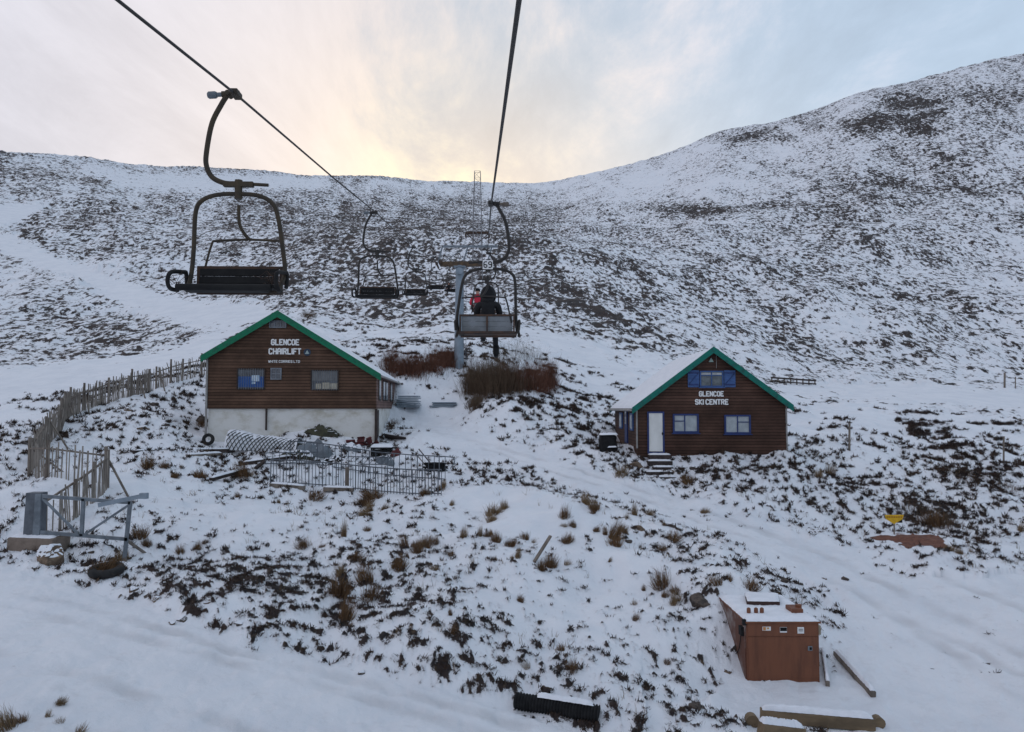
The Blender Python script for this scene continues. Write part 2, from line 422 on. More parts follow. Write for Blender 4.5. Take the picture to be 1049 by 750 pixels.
# gullies and ditches
for pts, dl in (([(45,214,1.5),(14,230,2),(55,258,2.2),(110,282,2.2),(185,302,2.2),(172,316,2)], .45),
                ([(690,268,2),(745,300,2.5),(800,330,2.5),(830,345,2)], .22), ([(880,245,2),(930,280,3),(985,308,3),(1040,330,2)], .22),
                ([(560,262,3),(572,290,4),(600,310,4)], .28),([(640,255,2),(650,280,3),(670,290,3)], .26),([(350,205,4),(365,240,4),(345,265,4)], .18),
                ([(525,300,4),(600,318,5),(650,338,4),(700,358,3)], .25),([(480,330,3),(540,342,3),(600,352,2)], .1),
                ([(884,127,2),(905,122,3),(930,125,3),(968,113,3)], .5), ([(918,109,3),(942,106,4),(970,103,2)], .5), ([(934,134,3),(946,131,4),(957,135,2)], .5), ([(900,104,2),(930,98,2)], .4), ([(742,146,2),(765,140,3),(788,136,2)], .4),
                ([(560,272,2),(590,300,2.5),(625,325,2)], .26), ([(600,268,2),(640,305,2),(668,338,2)], .24), ([(715,312,2),(740,330,2),(768,348,2)], .22), ([(845,255,2),(880,285,2.5),(915,318,2)], .24), ([(755,248,1.5),(800,285,2),(850,322,2)], .2), ([(610,250,2),(618,275,2),(640,292,2)], .22), ([(960,300,1.5),(1000,325,2),(1045,345,1.5)], .2),
                ([(395,250,3),(388,280,3),(400,305,3)], .2), ([(540,240,3),(528,265,3),(538,285,3)], .2), ([(430,215,2),(415,250,3),(425,285,3)], .16),
                ([(925,432,3),(942,441,4),(955,455,4),(985,462,3)], .32),([(810,418,3),(850,412,3),(880,420,4)], .10)):
    D += dl * (1 - sstep(0.4, 1.8, seg_dist(ju, jv, pts)))
streak2 = fbm(X * 0.35 + Y * 0.2, X * 0.55 - Y * 0.85, np.float64(0.9), 4, 0.7, 201) + 0.8 * fbm(X, Y, np.float64(6.0), 2, 0.5, 205)
D = D * (1 - smooth_snow * 0.985) + smooth_snow * (0.035 * np.clip(streak2, 0, 2.5) * np.maximum(right_floor, path) + 0.004) * (r2 < 60)
D = D + 0.15 * np.exp(-((jv - edge_v + 9) / 7.0) ** 2) * (r2 < 30) * (ju < 640) * (ju > 120)
D = np.clip(D, 0.004, 0.9)
thr = np.log((1 - D) / D) * 0.61
kn = sstep(28, 75, r2)
sx_ = X * (1 - 0.35 * kn)
c = (1 - kn) * fbm(X, Y, np.float64(0.48), 5, 0.90, 7, np.maximum(pxs * 0.8, 0.03)) + kn * fbm(sx_, Y, np.float64(2.0), 6, 1.0, 17, np.maximum(pxs * 0.7, 0.03))
c = c / np.sqrt((1 - kn) ** 2 + kn ** 2)
hillf = sstep(60, 120, r2)
c = c * (1 - 0.62 * hillf)
bank_edge = np.exp(-((jv - edge_v + 7) / 6.0) ** 2) * (r2 < 30) * (ju < 640) * (ju > -200)
cover = c - thr
# wheel and boot tracks on the trodden snow
rut = np.zeros_like(r2)
for pts in ([(455,444,1.6),(560,472,1.4),(640,497,1.3),(740,530,2),(830,562,3),(930,610,4),(1049,668,6)], [(440,440,1.6),(550,478,1.4),(640,505,1.3),(740,541,2),(830,578,3),(925,636,5),(1049,715,7)],
            [(900,560,2.5),(960,590,3),(1049,622,4)], [(930,640,3),(990,660,4),(1060,700,5)], [(-40,612,4),(90,640,4.5),(250,682,5),(430,730,6),(520,760,7)], [(-40,655,5),(80,690,6),(220,735,7),(330,775,8)], [(-40,596,3.5),(90,622,4),(240,666,4.5),(400,706,5),(540,745,6)]):
    rut = np.maximum(rut, 1 - sstep(0.3, 1.5, seg_dist(u2 + 2.0 * fbm(X, Y, np.float64(1.4), 2, 0.6, 311), v2, pts)))
rut = rut * smooth_snow * inview * np.clip(0.6 + 0.45 * fbm(X, Y, np.float64(2.2), 3, 0.7, 313), 0, 1.2)
# red-brown bare earth beside the yellow sign
earth = 1 - sstep(0.8, 1.1, seg_dist(ju, jv * 1.0, [(893,547,1.5),(912,552,5),(932,557,9),(950,562,8),(968,567,3)]))
earth = earth * inview * (r2 < 45)
# relief
hum = (0.16 * fbm(X, Y, np.float64(4.5), 4, 0.55, 61) * sstep(8, 20, r2) + 0.75 * fbm(X, Y, np.float64(30.0), 4, 0.5, 63) * sstep(70, 140, r2) * (1 - 0.6 * sstep(250, 380, r2)))
hum *= (1 - 0.96 * smooth_snow) * (1 - sstep(470, 600, r2))
clump = np.clip(cover + 0.5, 0, 1.6) * (0.07 + 0.0004 * np.minimum(r2, 250)) * (1 - 0.9 * smooth_snow) * inview
tracks = 0.02 * fbm(X * 0.25 + Y * 0.9, X * 0.97 - Y * 0.25, np.float64(0.9), 3, 0.6, 71, np.maximum(pxs, 0.05)) * smooth_snow * (r2 < 60) * inview
ZB = Z0 + hum
ZB = ZB + 0.22 * (1 - sstep(-16, 2, jv - edge_v)) * (r2 < 26) * sstep(-60, 40, jv - edge_v + 60) * (ju < 660) * inview
foot = 0.014 * np.clip(fbm(X, Y, np.float64(0.55), 3, 0.7, 401, np.maximum(pxs, 0.05)), -1.5, 1.0) * smooth_snow * (r2 < 60) * inview
Z = ZB + clump * (1 - earth) + tracks + foot - 0.028 * rut

_lr = np.log(RR_)
def ground(x, y):
    """height of the ground sheet (heather clumps left out)"""
    th = math.atan2(x, y); r = max(math.hypot(x, y), 0.7)
    i = int(np.clip(np.searchsorted(TH, th) - 1, 0, NT - 2)); j = int(np.clip(np.searchsorted(RR_, r) - 1, 0, NR - 2))
    fa = (th - TH[i]) / (TH[i + 1] - TH[i]); fb = (r - RR_[j]) / (RR_[j + 1] - RR_[j])
    return float((ZB[i, j] * (1 - fa) + ZB[i + 1, j] * fa) * (1 - fb) + (ZB[i, j + 1] * (1 - fa) + ZB[i + 1, j + 1] * fa) * fb)
def at(u, v, dz=0.0):
    """where the photo's pixel meets the ground"""
    d = 10.5; last = None
    while d < 480:
        p = P(u, v, d); g = ground(p.x, p.y)
        if p.z <= g:
            lo, hi = last or d * 0.99, d
            for _ in range(12):
                mid = (lo + hi) / 2; p = P(u, v, mid)
                if p.z <= ground(p.x, p.y): hi = mid
                else: lo = mid
            p = P(u, v, hi); return Vector((p.x, p.y, ground(p.x, p.y) + dz))
        last = d; d *= 1.006
    p = P(u, v, 450); return Vector((p.x, p.y, ground(p.x, p.y) + dz))

me = bpy.data.meshes.new('ground')
co = np.stack([X, Y, Z], -1).reshape(-1, 3).astype(np.float32)
idx = np.arange(NT * NR).reshape(NT, NR)
q = np.stack([idx[:-1, :-1], idx[1:, :-1], idx[1:, 1:], idx[:-1, 1:]], -1).reshape(-1, 4)
# centre cap
q = q[:, ::-1]
me.vertices.add(len(co)); me.vertices.foreach_set('co', co.ravel())
me.loops.add(q.size); me.loops.foreach_set('vertex_index', q.ravel().astype(np.int32))
me.polygons.add(len(q)); me.polygons.foreach_set('loop_start', np.arange(0, q.size, 4, dtype=np.int32))
me.polygons.foreach_set('use_smooth', np.ones(len(q), bool))
me.update(calc_edges=True)
for nm, arr in (('cover', cover), ('smooth_snow', smooth_snow), ('earth', earth), ('rut', rut), ('hill', hillf)):
    at_ = me.attributes.new(nm, 'FLOAT', 'POINT'); at_.data.foreach_set('value', arr.reshape(-1).astype(np.float32))

def ground_material():
    m = bpy.data.materials.new('snow_over_heather'); m.use_nodes = True
    nt = m.node_tree; N = nt.nodes; L = nt.links; b = N['Principled BSDF']
    def attr(nm):
        n = N.new('ShaderNodeAttribute'); n.attribute_name = nm; return n.outputs['Fac']
    tcn = N.new('ShaderNodeTexCoord')
    def noise(sc, det=5, ro=0.6):
        n = N.new('ShaderNodeTexNoise'); n.inputs['Scale'].default_value = sc; n.inputs['Detail'].default_value = det; n.inputs['Roughness'].default_value = ro
        L.new(tcn.outputs['Object'], n.inputs[0]); return n.outputs['Fac']
    def M(op, a, b_=None, c_=None):
        n = N.new('ShaderNodeMath'); n.operation = op
        for i, x in enumerate((a, b_, c_)):
            if x is None: continue
            if isinstance(x, (int, float)): n.inputs[i].default_value = x
            else: L.new(x, n.inputs[i])
        return n.outputs[0]
    def ramp(x, lo, hi):
        n = N.new('ShaderNodeMapRange'); n.interpolation_type = 'SMOOTHSTEP'; L.new(x, n.inputs[0])
        n.inputs[1].default_value = lo
        if isinstance(hi, float): n.inputs[2].default_value = hi
        else: L.new(hi, n.inputs[2])
        return n.outputs[0]
    def mix(f, a, b_):
        n = N.new('ShaderNodeMix'); n.data_type = 'RGBA'
        for s, x in ((n.inputs[0], f), (n.inputs[6], a), (n.inputs[7], b_)):
            if isinstance(x, (int, float)): s.default_value = x
            elif isinstance(x, tuple): s.default_value = (*x, 1)
            else: L.new(x, s)
        return n.outputs[2]
    hill = attr('hill'); rut = attr('rut'); cov = attr('cover'); ss = attr('smooth_snow'); ea = attr('earth')
    fine = M('ADD', M('MULTIPLY', noise(9.0, 6, 0.7), 1.1), M('MULTIPLY', noise(38.0, 4, 0.7), 0.8))
    fine = M('ADD', fine, M('MULTIPLY', noise(2.3, 5, 0.7), 1.1))
    fine = M('SUBTRACT', fine, 1.5)
    # on the far slopes the speckle of heather and snow is finer than the clumps
    def noise_s(sc, det, ro, st):
        mp = N.new('ShaderNodeMapping'); mp.inputs['Scale'].default_value = st; L.new(tcn.outputs['Object'], mp.inputs[0])
        n = N.new('ShaderNodeTexNoise'); n.inputs['Scale'].default_value = sc; n.inputs['Detail'].default_value = det; n.inputs['Roughness'].default_value = ro
        L.new(mp.outputs[0], n.inputs[0]); return n.outputs['Fac']
    speck = M('ADD', M('MULTIPLY', M('SUBTRACT', noise_s(1.25, 3, 0.7, (1.1, 0.42, 0.8)), 0.5), 7.5), M('MULTIPLY', M('SUBTRACT', noise(2.4, 3, 0.8), 0.5), 2.2))
    speck = M('ADD', speck, -0.02)
    k = M('ADD', cov, M('ADD', M('MULTIPLY', fine, 1.9), M('MULTIPLY', speck, hill)))
    dark = ramp(k, -0.02, 0.36)
    veg = mix(ramp(noise(0.9, 5), 0.42, 0.62), (0.026, 0.022, 0.023), (0.050, 0.035, 0.031))
    veg = mix(ramp(noise(5.0, 5), 0.52, 0.72), veg, (0.10, 0.068, 0.045))
    veg = mix(ramp(noise(0.35, 3), 0.56, 0.70), veg, (0.045, 0.043, 0.04))
    snow = mix(ramp(noise(0.5, 6), 0.35, 0.7), (0.82, 0.83, 0.86), (0.74, 0.76, 0.80))
    # thin trodden snow on the tracks lets the ground through as a faint grey
    thin = M('MULTIPLY', ramp(noise(1.6, 8, 0.75), 0.50, 0.80), ss)
    snow = mix(M('MULTIPLY', thin, 0.45), snow, (0.52, 0.51, 0.52))
    snow = mix(M('MULTIPLY', rut, 0.40), snow, (0.46, 0.45, 0.46))
    snow = mix(M('MULTIPLY', ss, 0.08), snow, (0.60, 0.60, 0.63))
    half = M('MULTIPLY', ramp(k, -0.8, 0.15), 0.24)
    snow = mix(half, snow, (0.30, 0.26, 0.25))
    c_ = mix(dark, snow, veg)
    earthc = mix(ramp(noise(7.0, 6), 0.35, 0.65), (0.20, 0.085, 0.055), (0.12, 0.055, 0.04))
    ek = ramp(M('ADD', ea, M('MULTIPLY', fine, 0.8)), 0.42, 0.58)
    c_ = mix(ek, c_, earthc)
    L.new(c_, b.inputs['Base Color'])
    b.inputs['Roughness'].default_value = 0.75; b.inputs['Specular IOR Level'].default_value = 0.2
    bp = N.new('ShaderNodeBump'); bp.inputs['Strength'].default_value = 0.65; bp.inputs['Distance'].default_value = 0.06
    L.new(M('ADD', noise(7.0, 6, 0.65), M('MULTIPLY', noise(34.0, 5, 0.7), 0.6)), bp.inputs['Height'])
    L.new(bp.outputs[0], b.inputs['Normal'])
    return m
me.materials.append(ground_material())
g_o = bpy.data.objects.new('ground', me); col.objects.link(g_o); tag(g_o, kind='structure')

# ------------------------------------------------------------------ materials
SNOW = mat('snow', (0.80, 0.81, 0.85), (0.72, 0.74, 0.78), 2.5, 0.7, 0.4, 9)
def plank_material(name, c1, c2, pitch):
    m = bpy.data.materials.new(name); m.use_nodes = True
    nt = m.node_tree; N = nt.nodes; L = nt.links; b = N['Principled BSDF']
    tcn = N.new('ShaderNodeTexCoord'); sx = N.new('ShaderNodeSeparateXYZ'); L.new(tcn.outputs['Object'], sx.inputs[0])
    dv = N.new('ShaderNodeMath'); dv.operation = 'DIVIDE'; L.new(sx.outputs['Z'], dv.inputs[0]); dv.inputs[1].default_value = pitch
    fl = N.new('ShaderNodeMath'); fl.operation = 'FLOOR'; L.new(dv.outputs[0], fl.inputs[0])
    fr = N.new('ShaderNodeMath'); fr.operation = 'FRACT'; L.new(dv.outputs[0], fr.inputs[0])
    wn_ = N.new('ShaderNodeTexWhiteNoise'); wn_.noise_dimensions = '1D'; L.new(fl.outputs[0], wn_.inputs['W'])
    mp = N.new('ShaderNodeMapping'); mp.inputs['Scale'].default_value = (1.2, 1.2, 14); L.new(tcn.outputs['Object'], mp.inputs[0])
    no = N.new('ShaderNodeTexNoise'); no.inputs['Scale'].default_value = 1.6; no.inputs['Detail'].default_value = 8; no.inputs['Roughness'].default_value = 0.7
    L.new(mp.outputs[0], no.inputs[0])
    ad = N.new('ShaderNodeMath'); ad.operation = 'MULTIPLY_ADD'; L.new(wn_.outputs['Value'], ad.inputs[0]); ad.inputs[1].default_value = 0.35
    L.new(no.outputs['Fac'], ad.inputs[2])
    mr = N.new('ShaderNodeMapRange'); L.new(ad.outputs[0], mr.inputs[0]); mr.inputs[1].default_value = 0.35; mr.inputs[2].default_value = 1.0
    mx = N.new('ShaderNodeMix'); mx.data_type = 'RGBA'; L.new(mr.outputs[0], mx.inputs[0])
    mx.inputs[6].default_value = (*c1, 1); mx.inputs[7].default_value = (*c2, 1)
    gr = N.new('ShaderNodeMath'); gr.operation = 'LESS_THAN'; L.new(fr.outputs[0], gr.inputs[0]); gr.inputs[1].default_value = 0.16
    mg = N.new('ShaderNodeMix'); mg.data_type = 'RGBA'; L.new(gr.outputs[0], mg.inputs[0]); L.new(mx.outputs[2], mg.inputs[6]); mg.inputs[7].default_value = (*[x * 0.4 for x in c1], 1)
    # fading and damp stains over the boards
    ns = N.new('ShaderNodeTexNoise'); ns.inputs['Scale'].default_value = 0.55; ns.inputs['Detail'].default_value = 7; ns.inputs['Roughness'].default_value = 0.65
    L.new(tcn.outputs['Object'], ns.inputs[0])
    ms = N.new('ShaderNodeMapRange'); L.new(ns.outputs['Fac'], ms.inputs[0]); ms.inputs[1].default_value = 0.35; ms.inputs[2].default_value = 0.68; ms.inputs[3].default_value = 0.62; ms.inputs[4].default_value = 1.25
    vs_ = N.new('ShaderNodeVectorMath'); vs_.operation = 'SCALE'; L.new(mg.outputs[2], vs_.inputs[0]); L.new(ms.outputs[0], vs_.inputs['Scale'])
    L.new(vs_.outputs[0], b.inputs['Base Color']); b.inputs['Roughness'].default_value = 0.75; b.inputs['Specular IOR Level'].default_value = 0.2
    bp = N.new('ShaderNodeBump'); bp.inputs['Strength'].default_value = 0.8; bp.inputs['Distance'].default_value = 0.025
    L.new(fr.outputs[0], bp.inputs['Height']); L.new(bp.outputs[0], b.inputs['Normal'])
    MATS[name] = m
    return m
PLANK = plank_material('stained_weatherboard', (0.062, 0.034, 0.022), (0.145, 0.082, 0.054), 0.17)
PLANKG = plank_material('greyed_weatherboard', (0.15, 0.085, 0.07), (0.24, 0.16, 0.14), 0.17)
PLANKD = plank_material('dark_weatherboard', (0.052, 0.027, 0.019), (0.108, 0.057, 0.041), 0.16)
GREEN = mat('green_paint', (0.0, 0.150, 0.072), (0.008, 0.095, 0.055), 3, 0.55, 0.25, 12, detail=9, lo=0.45, hi=0.65)
TEAL = mat('teal_green_paint', (0.0, 0.140, 0.105), (0.010, 0.085, 0.070), 3, 0.55, 0.25, 12, detail=9, lo=0.45, hi=0.65)
RENDERW = mat('weathered_white_render', (0.66, 0.65, 0.62), (0.46, 0.43, 0.36), 0.9, 0.85, 0.3, 8, stretch=(1, 1, 1.6), lo=0.45, hi=0.72, detail=10)
WHITE = mat('white_paint', (0.80, 0.80, 0.80), (0.68, 0.68, 0.67), 3, 0.5)
DOORW = mat('door_white', (0.72, 0.72, 0.70), (0.60, 0.60, 0.58), 1.5, 0.5, stretch=(1, 1, 0.4))
BLUE = mat('blue_paint', (0.022, 0.042, 0.15), (0.018, 0.032, 0.11), 3, 0.5)
SHUT = mat('pale_blue_paint', (0.055, 0.115, 0.29), (0.035, 0.075, 0.19), 3, 0.55, stretch=(1, 1, 4))
GLASSD = mat('dark_glass', (0.03, 0.035, 0.045), (0.10, 0.11, 0.13), 1.2, 0.12, spec=0.6)
GLASSP = mat('curtained_glass', (0.38, 0.42, 0.44), (0.28, 0.31, 0.33), 1.6, 0.25, spec=0.5)
GREYP = mat('grey_paint', (0.20, 0.22, 0.25), (0.14, 0.15, 0.17), 3, 0.5)
DARKW = mat('dark_frame_wood', (0.030, 0.022, 0.020), (0.05, 0.035, 0.03), 4, 0.7)
GUTTER = mat('grey_pipe', (0.30, 0.29, 0.28), (0.22, 0.21, 0.2), 3, 0.5)
BLACK = mat('black_plastic', (0.010, 0.010, 0.011), (0.02, 0.02, 0.021), 5, 0.8, spec=0.15)
STEELD = mat('dark_weathered_steel', (0.13, 0.145, 0.165), (0.08, 0.09, 0.105), 2.5, 0.6, 0.2, metal=0.2)
RUBBER = mat('tyre_rubber', (0.016, 0.016, 0.017), (0.03, 0.029, 0.028), 5, 0.8, 0.3)
STEELG = mat('galvanised_steel', (0.20, 0.23, 0.26), (0.12, 0.14, 0.16), 2.5, 0.5, 0.15, metal=0.35)
STEELB = mat('blue_grey_steel', (0.26, 0.31, 0.36), (0.19, 0.23, 0.27), 1.5, 0.55, 0.1, metal=0.2)
RUST = mat('rusty_steel', (0.085, 0.045, 0.028), (0.04, 0.03, 0.026), 6, 0.75, 0.3)
CHAIRM = mat('brown_green_enamel', (0.060, 0.043, 0.024), (0.030, 0.024, 0.018), 5, 0.6, 0.2)
ROPE = mat('steel_rope', (0.025, 0.023, 0.023), (0.04, 0.037, 0.035), 30, 0.6)
SEATB = mat('black_slats', (0.010, 0.010, 0.011), (0.018, 0.018, 0.018), 5, 0.75, 0.15, spec=0.2)
PANELG = mat('worn_grey_panel', (0.20, 0.215, 0.23), (0.15, 0.16, 0.165), 4, 0.6, 0.15)
OLDWOOD = mat('weathered_wood', (0.22, 0.185, 0.155), (0.115, 0.095, 0.08), 3, 0.85, 0.5, 14, stretch=(1, 1, 0.25))
PALE = mat('split_chestnut', (0.31, 0.275, 0.24), (0.17, 0.145, 0.125), 4, 0.85, 0.5, 14, stretch=(1, 1, 0.25))
SLEEPER = mat('cut_timber', (0.21, 0.15, 0.09), (0.11, 0.08, 0.05), 2.5, 0.8, 0.5, 10, stretch=(0.3, 1, 1))
CONC = mat('concrete', (0.21, 0.165, 0.135), (0.14, 0.11, 0.09), 3, 0.9, 0.4, 12)
ROCK = mat('grey_rock', (0.115, 0.09, 0.075), (0.05, 0.042, 0.038), 2.2, 0.9, 0.9, 5)
ROCKB = mat('brown_rock', (0.21, 0.15, 0.105), (0.09, 0.065, 0.05), 2.2, 0.9, 0.9, 5)

def text_mesh(txt, size, matt, name, parent, M, depth=0.02, bold=0.0, align='CENTER', width=None):
    cu = bpy.data.curves.new('letters', 'FONT'); cu.body = txt; cu.size = size; cu.extrude = depth / 2; cu.offset = bold
    cu.align_x = align; cu.align_y = 'CENTER'; cu.space_character = 1.12
    t = bpy.data.objects.new('letters', cu); col.objects.link(t)
    bpy.context.view_layer.update()
    dg = bpy.context.evaluated_depsgraph_get()
    m_ = bpy.data.meshes.new_from_object(t.evaluated_get(dg))
    bpy.data.objects.remove(t); bpy.data.curves.remove(cu)
    if width:
        xs = [v.co.x for v in m_.vertices]; k = width / (max(xs) - min(xs))
        m_.transform(Matrix.Scale(k, 4, (1, 0, 0)))
    m_.transform(M); m_.name = name
    m_.materials.clear(); m_.materials.append(matt)
    o = bpy.data.objects.new(name, m_); col.objects.link(o); o.parent = parent
    return o
UPRIGHT = Matrix.Rotation(R(90), 4, 'X')     # letters facing -Y

# sign-writer's block capitals: strokes on a 4 x 6 grid
BLOCK = {'A': ['0,0 0,5 1,6 3,6 4,5 4,0', '0,3 4,3'], 'B': ['0,0 0,6 3,6 4,5 4,4 3,3 0,3', '3,3 4,2 4,1 3,0 0,0'], 'C': ['4,5 3,6 1,6 0,5 0,1 1,0 3,0 4,1'], 'D': ['0,0 0,6 3,6 4,5 4,1 3,0 0,0'], 'E': ['4,6 0,6 0,0 4,0', '0,3 3,3'],
         'F': ['4,6 0,6 0,0', '0,3 3,3'], 'G': ['4,5 3,6 1,6 0,5 0,1 1,0 3,0 4,1 4,3 2,3'], 'H': ['0,0 0,6', '4,0 4,6', '0,3 4,3'], 'I': ['0,0 0,6'], 'K': ['0,0 0,6', '4,6 0,3 4,0'], 'L': ['0,6 0,0 4,0'], 'N': ['0,0 0,6 4,0 4,6'],
         'O': ['0,1 0,5 1,6 3,6 4,5 4,1 3,0 1,0 0,1'], 'R': ['0,0 0,6 3,6 4,5 4,4 3,3 0,3', '2,3 4,0'], 'S': ['4,5 3,6 1,6 0,5 0,4 1,3 3,3 4,2 4,1 3,0 1,0 0,1'], 'T': ['0,6 4,6', '2,6 2,0'], 'W': ['0,6 1,0 2,4 3,0 4,6'], "'": ['0,6 0,5']}
def block_text(txt, x0, x1, z0, z1, y, matt, parent, stroke=0.2):
    adv = []; x = 0.0
    for ch in txt:
        w = {' ': 2.2, 'I': 0.0, "'": 0.0}.get(ch, 4.0); adv.append(x); x += w + (2.1 if ch != ' ' else 0)
    tot = x - 2.1; kx = (x1 - x0) / (tot + 1.2); kz = (z1 - z0) / 7.2; mb = MB(); n_ = 0
    for ch, a in zip(txt + ' ', adv + [0]):
        if ch == ' ' and mb.v: mb.build('lettering', matt, parent, local=True); mb = MB()
        for st_ in BLOCK.get(ch, []):
            pts = [tuple(map(float, q.split(','))) for q in st_.split()]
            P_ = [Vector((x0 + (a + 0.6 + px_) * kx, y, z0 + (0.6 + pz_) * kz)) for px_, pz_ in pts]
            for p_, q_ in zip(P_[:-1], P_[1:]):
                n_ += 1; e = (q_ - p_).normalized() * stroke * (z1 - z0) * 0.32
                mb.bar(p_ - e + Vector((0, -0.0007 * (n_ % 9), 0)), q_ + e + Vector((0, -0.0007 * (n_ % 9), 0)), stroke * (z1 - z0) , 0.022, up=(0, 1, 0))

class Facade:
    """local frame of a gable front: x to the right, y into the building, z up; origin at front left corner at eye height"""
    def __init__(s, u, d, yaw):
        s.o = P(u, 418, d); s.o.z = EYE; s.rz = yaw
        s.ex = Vector((math.cos(yaw), math.sin(yaw), 0)); s.ey = Vector((-math.sin(yaw), math.cos(yaw), 0))
    def px(s, u, v, y=0.0):
        a = P(u, v, 1.0); c_ = Vector((0, 0, EYE)); d = a - c_
        k = ((s.o + s.ey * y) - c_).dot(s.ey) / d.dot(s.ey)
        p = c_ + d * k - s.o
        return p.dot(s.ex), p.z
def rect_frame(mb, x0, x1, z0, z1, y, w, t):
    mb.box(((x0 + x1) / 2, y, z1 - w / 2), (x1 - x0, t, w)); mb.box(((x0 + x1) / 2, y, z0 + w / 2), (x1 - x0, t, w))
    mb.box((x0 + w / 2, y, (z0 + z1) / 2), (w, t, z1 - z0 - 2 * w)); mb.box((x1 - w / 2, y, (z0 + z1) / 2), (w, t, z1 - z0 - 2 * w))
def window(parent, x0, x1, z0, z1, fm, gm, bars=(), hbars=(), w=0.07, sill=False):
    f = MB(); rect_frame(f, x0, x1, z0, z1, -0.035, w, 0.09)
    for bx_ in bars: f.box((bx_, -0.03, (z0 + z1) / 2), (0.05, 0.07, z1 - z0 - 2 * w))
    for (xa, xb, zb) in hbars: f.box(((xa + xb) / 2, -0.028, zb), (xb - xa, 0.06, 0.045))
    fo = f.build('window', fm, parent, local=True)
    p = MB().box(((x0 + x1) / 2, -0.008, (z0 + z1) / 2), (x1 - x0 - 2 * w + 0.01, 0.02, z1 - z0 - 2 * w + 0.01)).build('pane', gm, fo, local=True)
    if sill: MB().box(((x0 + x1) / 2, -0.07, z0 - 0.03), (x1 - x0 + 0.12, 0.16, 0.05)).build('sill', fm, fo, local=True)
    return fo
def snow_slab(mb, a, b, c_, d_, thick, n=(0, 0, 1), seed=0, nx=40, ny=14):
    """uneven snow over the quad a-b-c-d"""
    a, b, c_, d_ = map(Vector, (a, b, c_, d_)); nn = Vector(n).normalized(); vs = []; fs = []
    xs = np.linspace(0, 1, nx); ys = np.linspace(0, 1, ny); rr = random.Random(seed)
    for j, t in enumerate(ys):
        for i, s_ in enumerate(xs):
            p = (a * (1 - s_) + b * s_) * (1 - t) + (d_ * (1 - s_) + c_ * s_) * t
            e = min(s_, 1 - s_, t, 1 - t) * 12
            h = thick * (0.35 + 0.65 * min(1, e)) * (0.8 + 0.4 * rr.random())
            edge = (i in (0, nx - 1)) or (j in (0, ny - 1))
            vs.append(p + nn * (0.0 if edge else h) + (Vector((rr.uniform(-1, 1), rr.uniform(-1, 1), 0)) * 0.01 if edge else Vector()))
    for j in range(ny - 1):
        for i in range(nx - 1):
            k = j * nx + i; fs.append((k, k + 1, k + nx + 1, k + nx))
    mb.add(vs, fs, True)

# ------------------------------------------------------------------ the chairlift hut (left)
HL = Facade(212.0, 43.4, R(3.6))
hut = empty('chairlift_hut', HL.o, 'brown timber hut with bright green roof edge, standing on a white rendered base', 'hut', rz=HL.rz)
x1, zb_ = HL.px(385, 419.5); DEP = 12.0
xr, zr = HL.px(285.5, 321.5); zl = HL.px(212, 361)[1]; zrt = HL.px(385, 379.5)[1]
zl = zr - (xr) * 0.615; zrt = zr - (x1 - xr) * 0.615
zb_ = -0.04
g_ = [(0, 0, zb_), (x1, 0, zb_), (x1, 0, zrt), (xr, 0, zr), (0, 0, zl)]
MB().prism(g_, (0, DEP, 0)).build('wall', PLANK, hut, local=True)
# greyed boards along the right-hand side
sw = MB().box((x1 + 0.02, DEP / 2, (zb_ + zrt) / 2), (0.05, DEP - 0.02, zrt - zb_ - 0.03)).build('side_wall', PLANKG, hut, local=True)
sw['label'] = 'greyed weatherboard side wall'
for y0, y1 in ((0.9, 1.9), (3.2, 4.4), (4.9, 6.1), (8.0, 9.2)):
    w_ = MB(); w_.box((x1 + 0.06, (y0 + y1) / 2, 1.05), (0.06, y1 - y0, 1.25)); wo = w_.build('window', DARKW, hut, local=True)
    MB().box((x1 + 0.085, (y0 + y1) / 2, 1.05), (0.02, y1 - y0 - 0.16, 1.08)).build('pane', GLASSD, wo, local=True)
MB().box((x1 / 2 + 0.01, DEP / 2 + 0.06, zb_ - 1.75), (x1 - 0.06, DEP - 0.12, 3.5)).build('plinth', RENDERW, hut, local=True)
px_ = HL.px(273, 420)[0]
MB().box((px_, -0.01, zb_ - 0.6), (0.09, 0.1, 1.2)).build('drainpipe', DARKW, hut, local=True)
MB().box((x1 + 0.015, 0.02, -1.1), (0.14, 0.14, 2.1)).box((x1 + 0.02, 0.85, -1.0), (0.06, 0.8, 1.75)).build('side_door', DARKW, hut, local=True)
MB().box((-0.03, -0.02, zl / 2 - 0.8), (0.1, 0.1, zl + 1.7)).box((-0.03, -0.16, zl - 0.03), (0.08, 0.2, 0.08)).build('downpipe', GUTTER, hut, local=True)
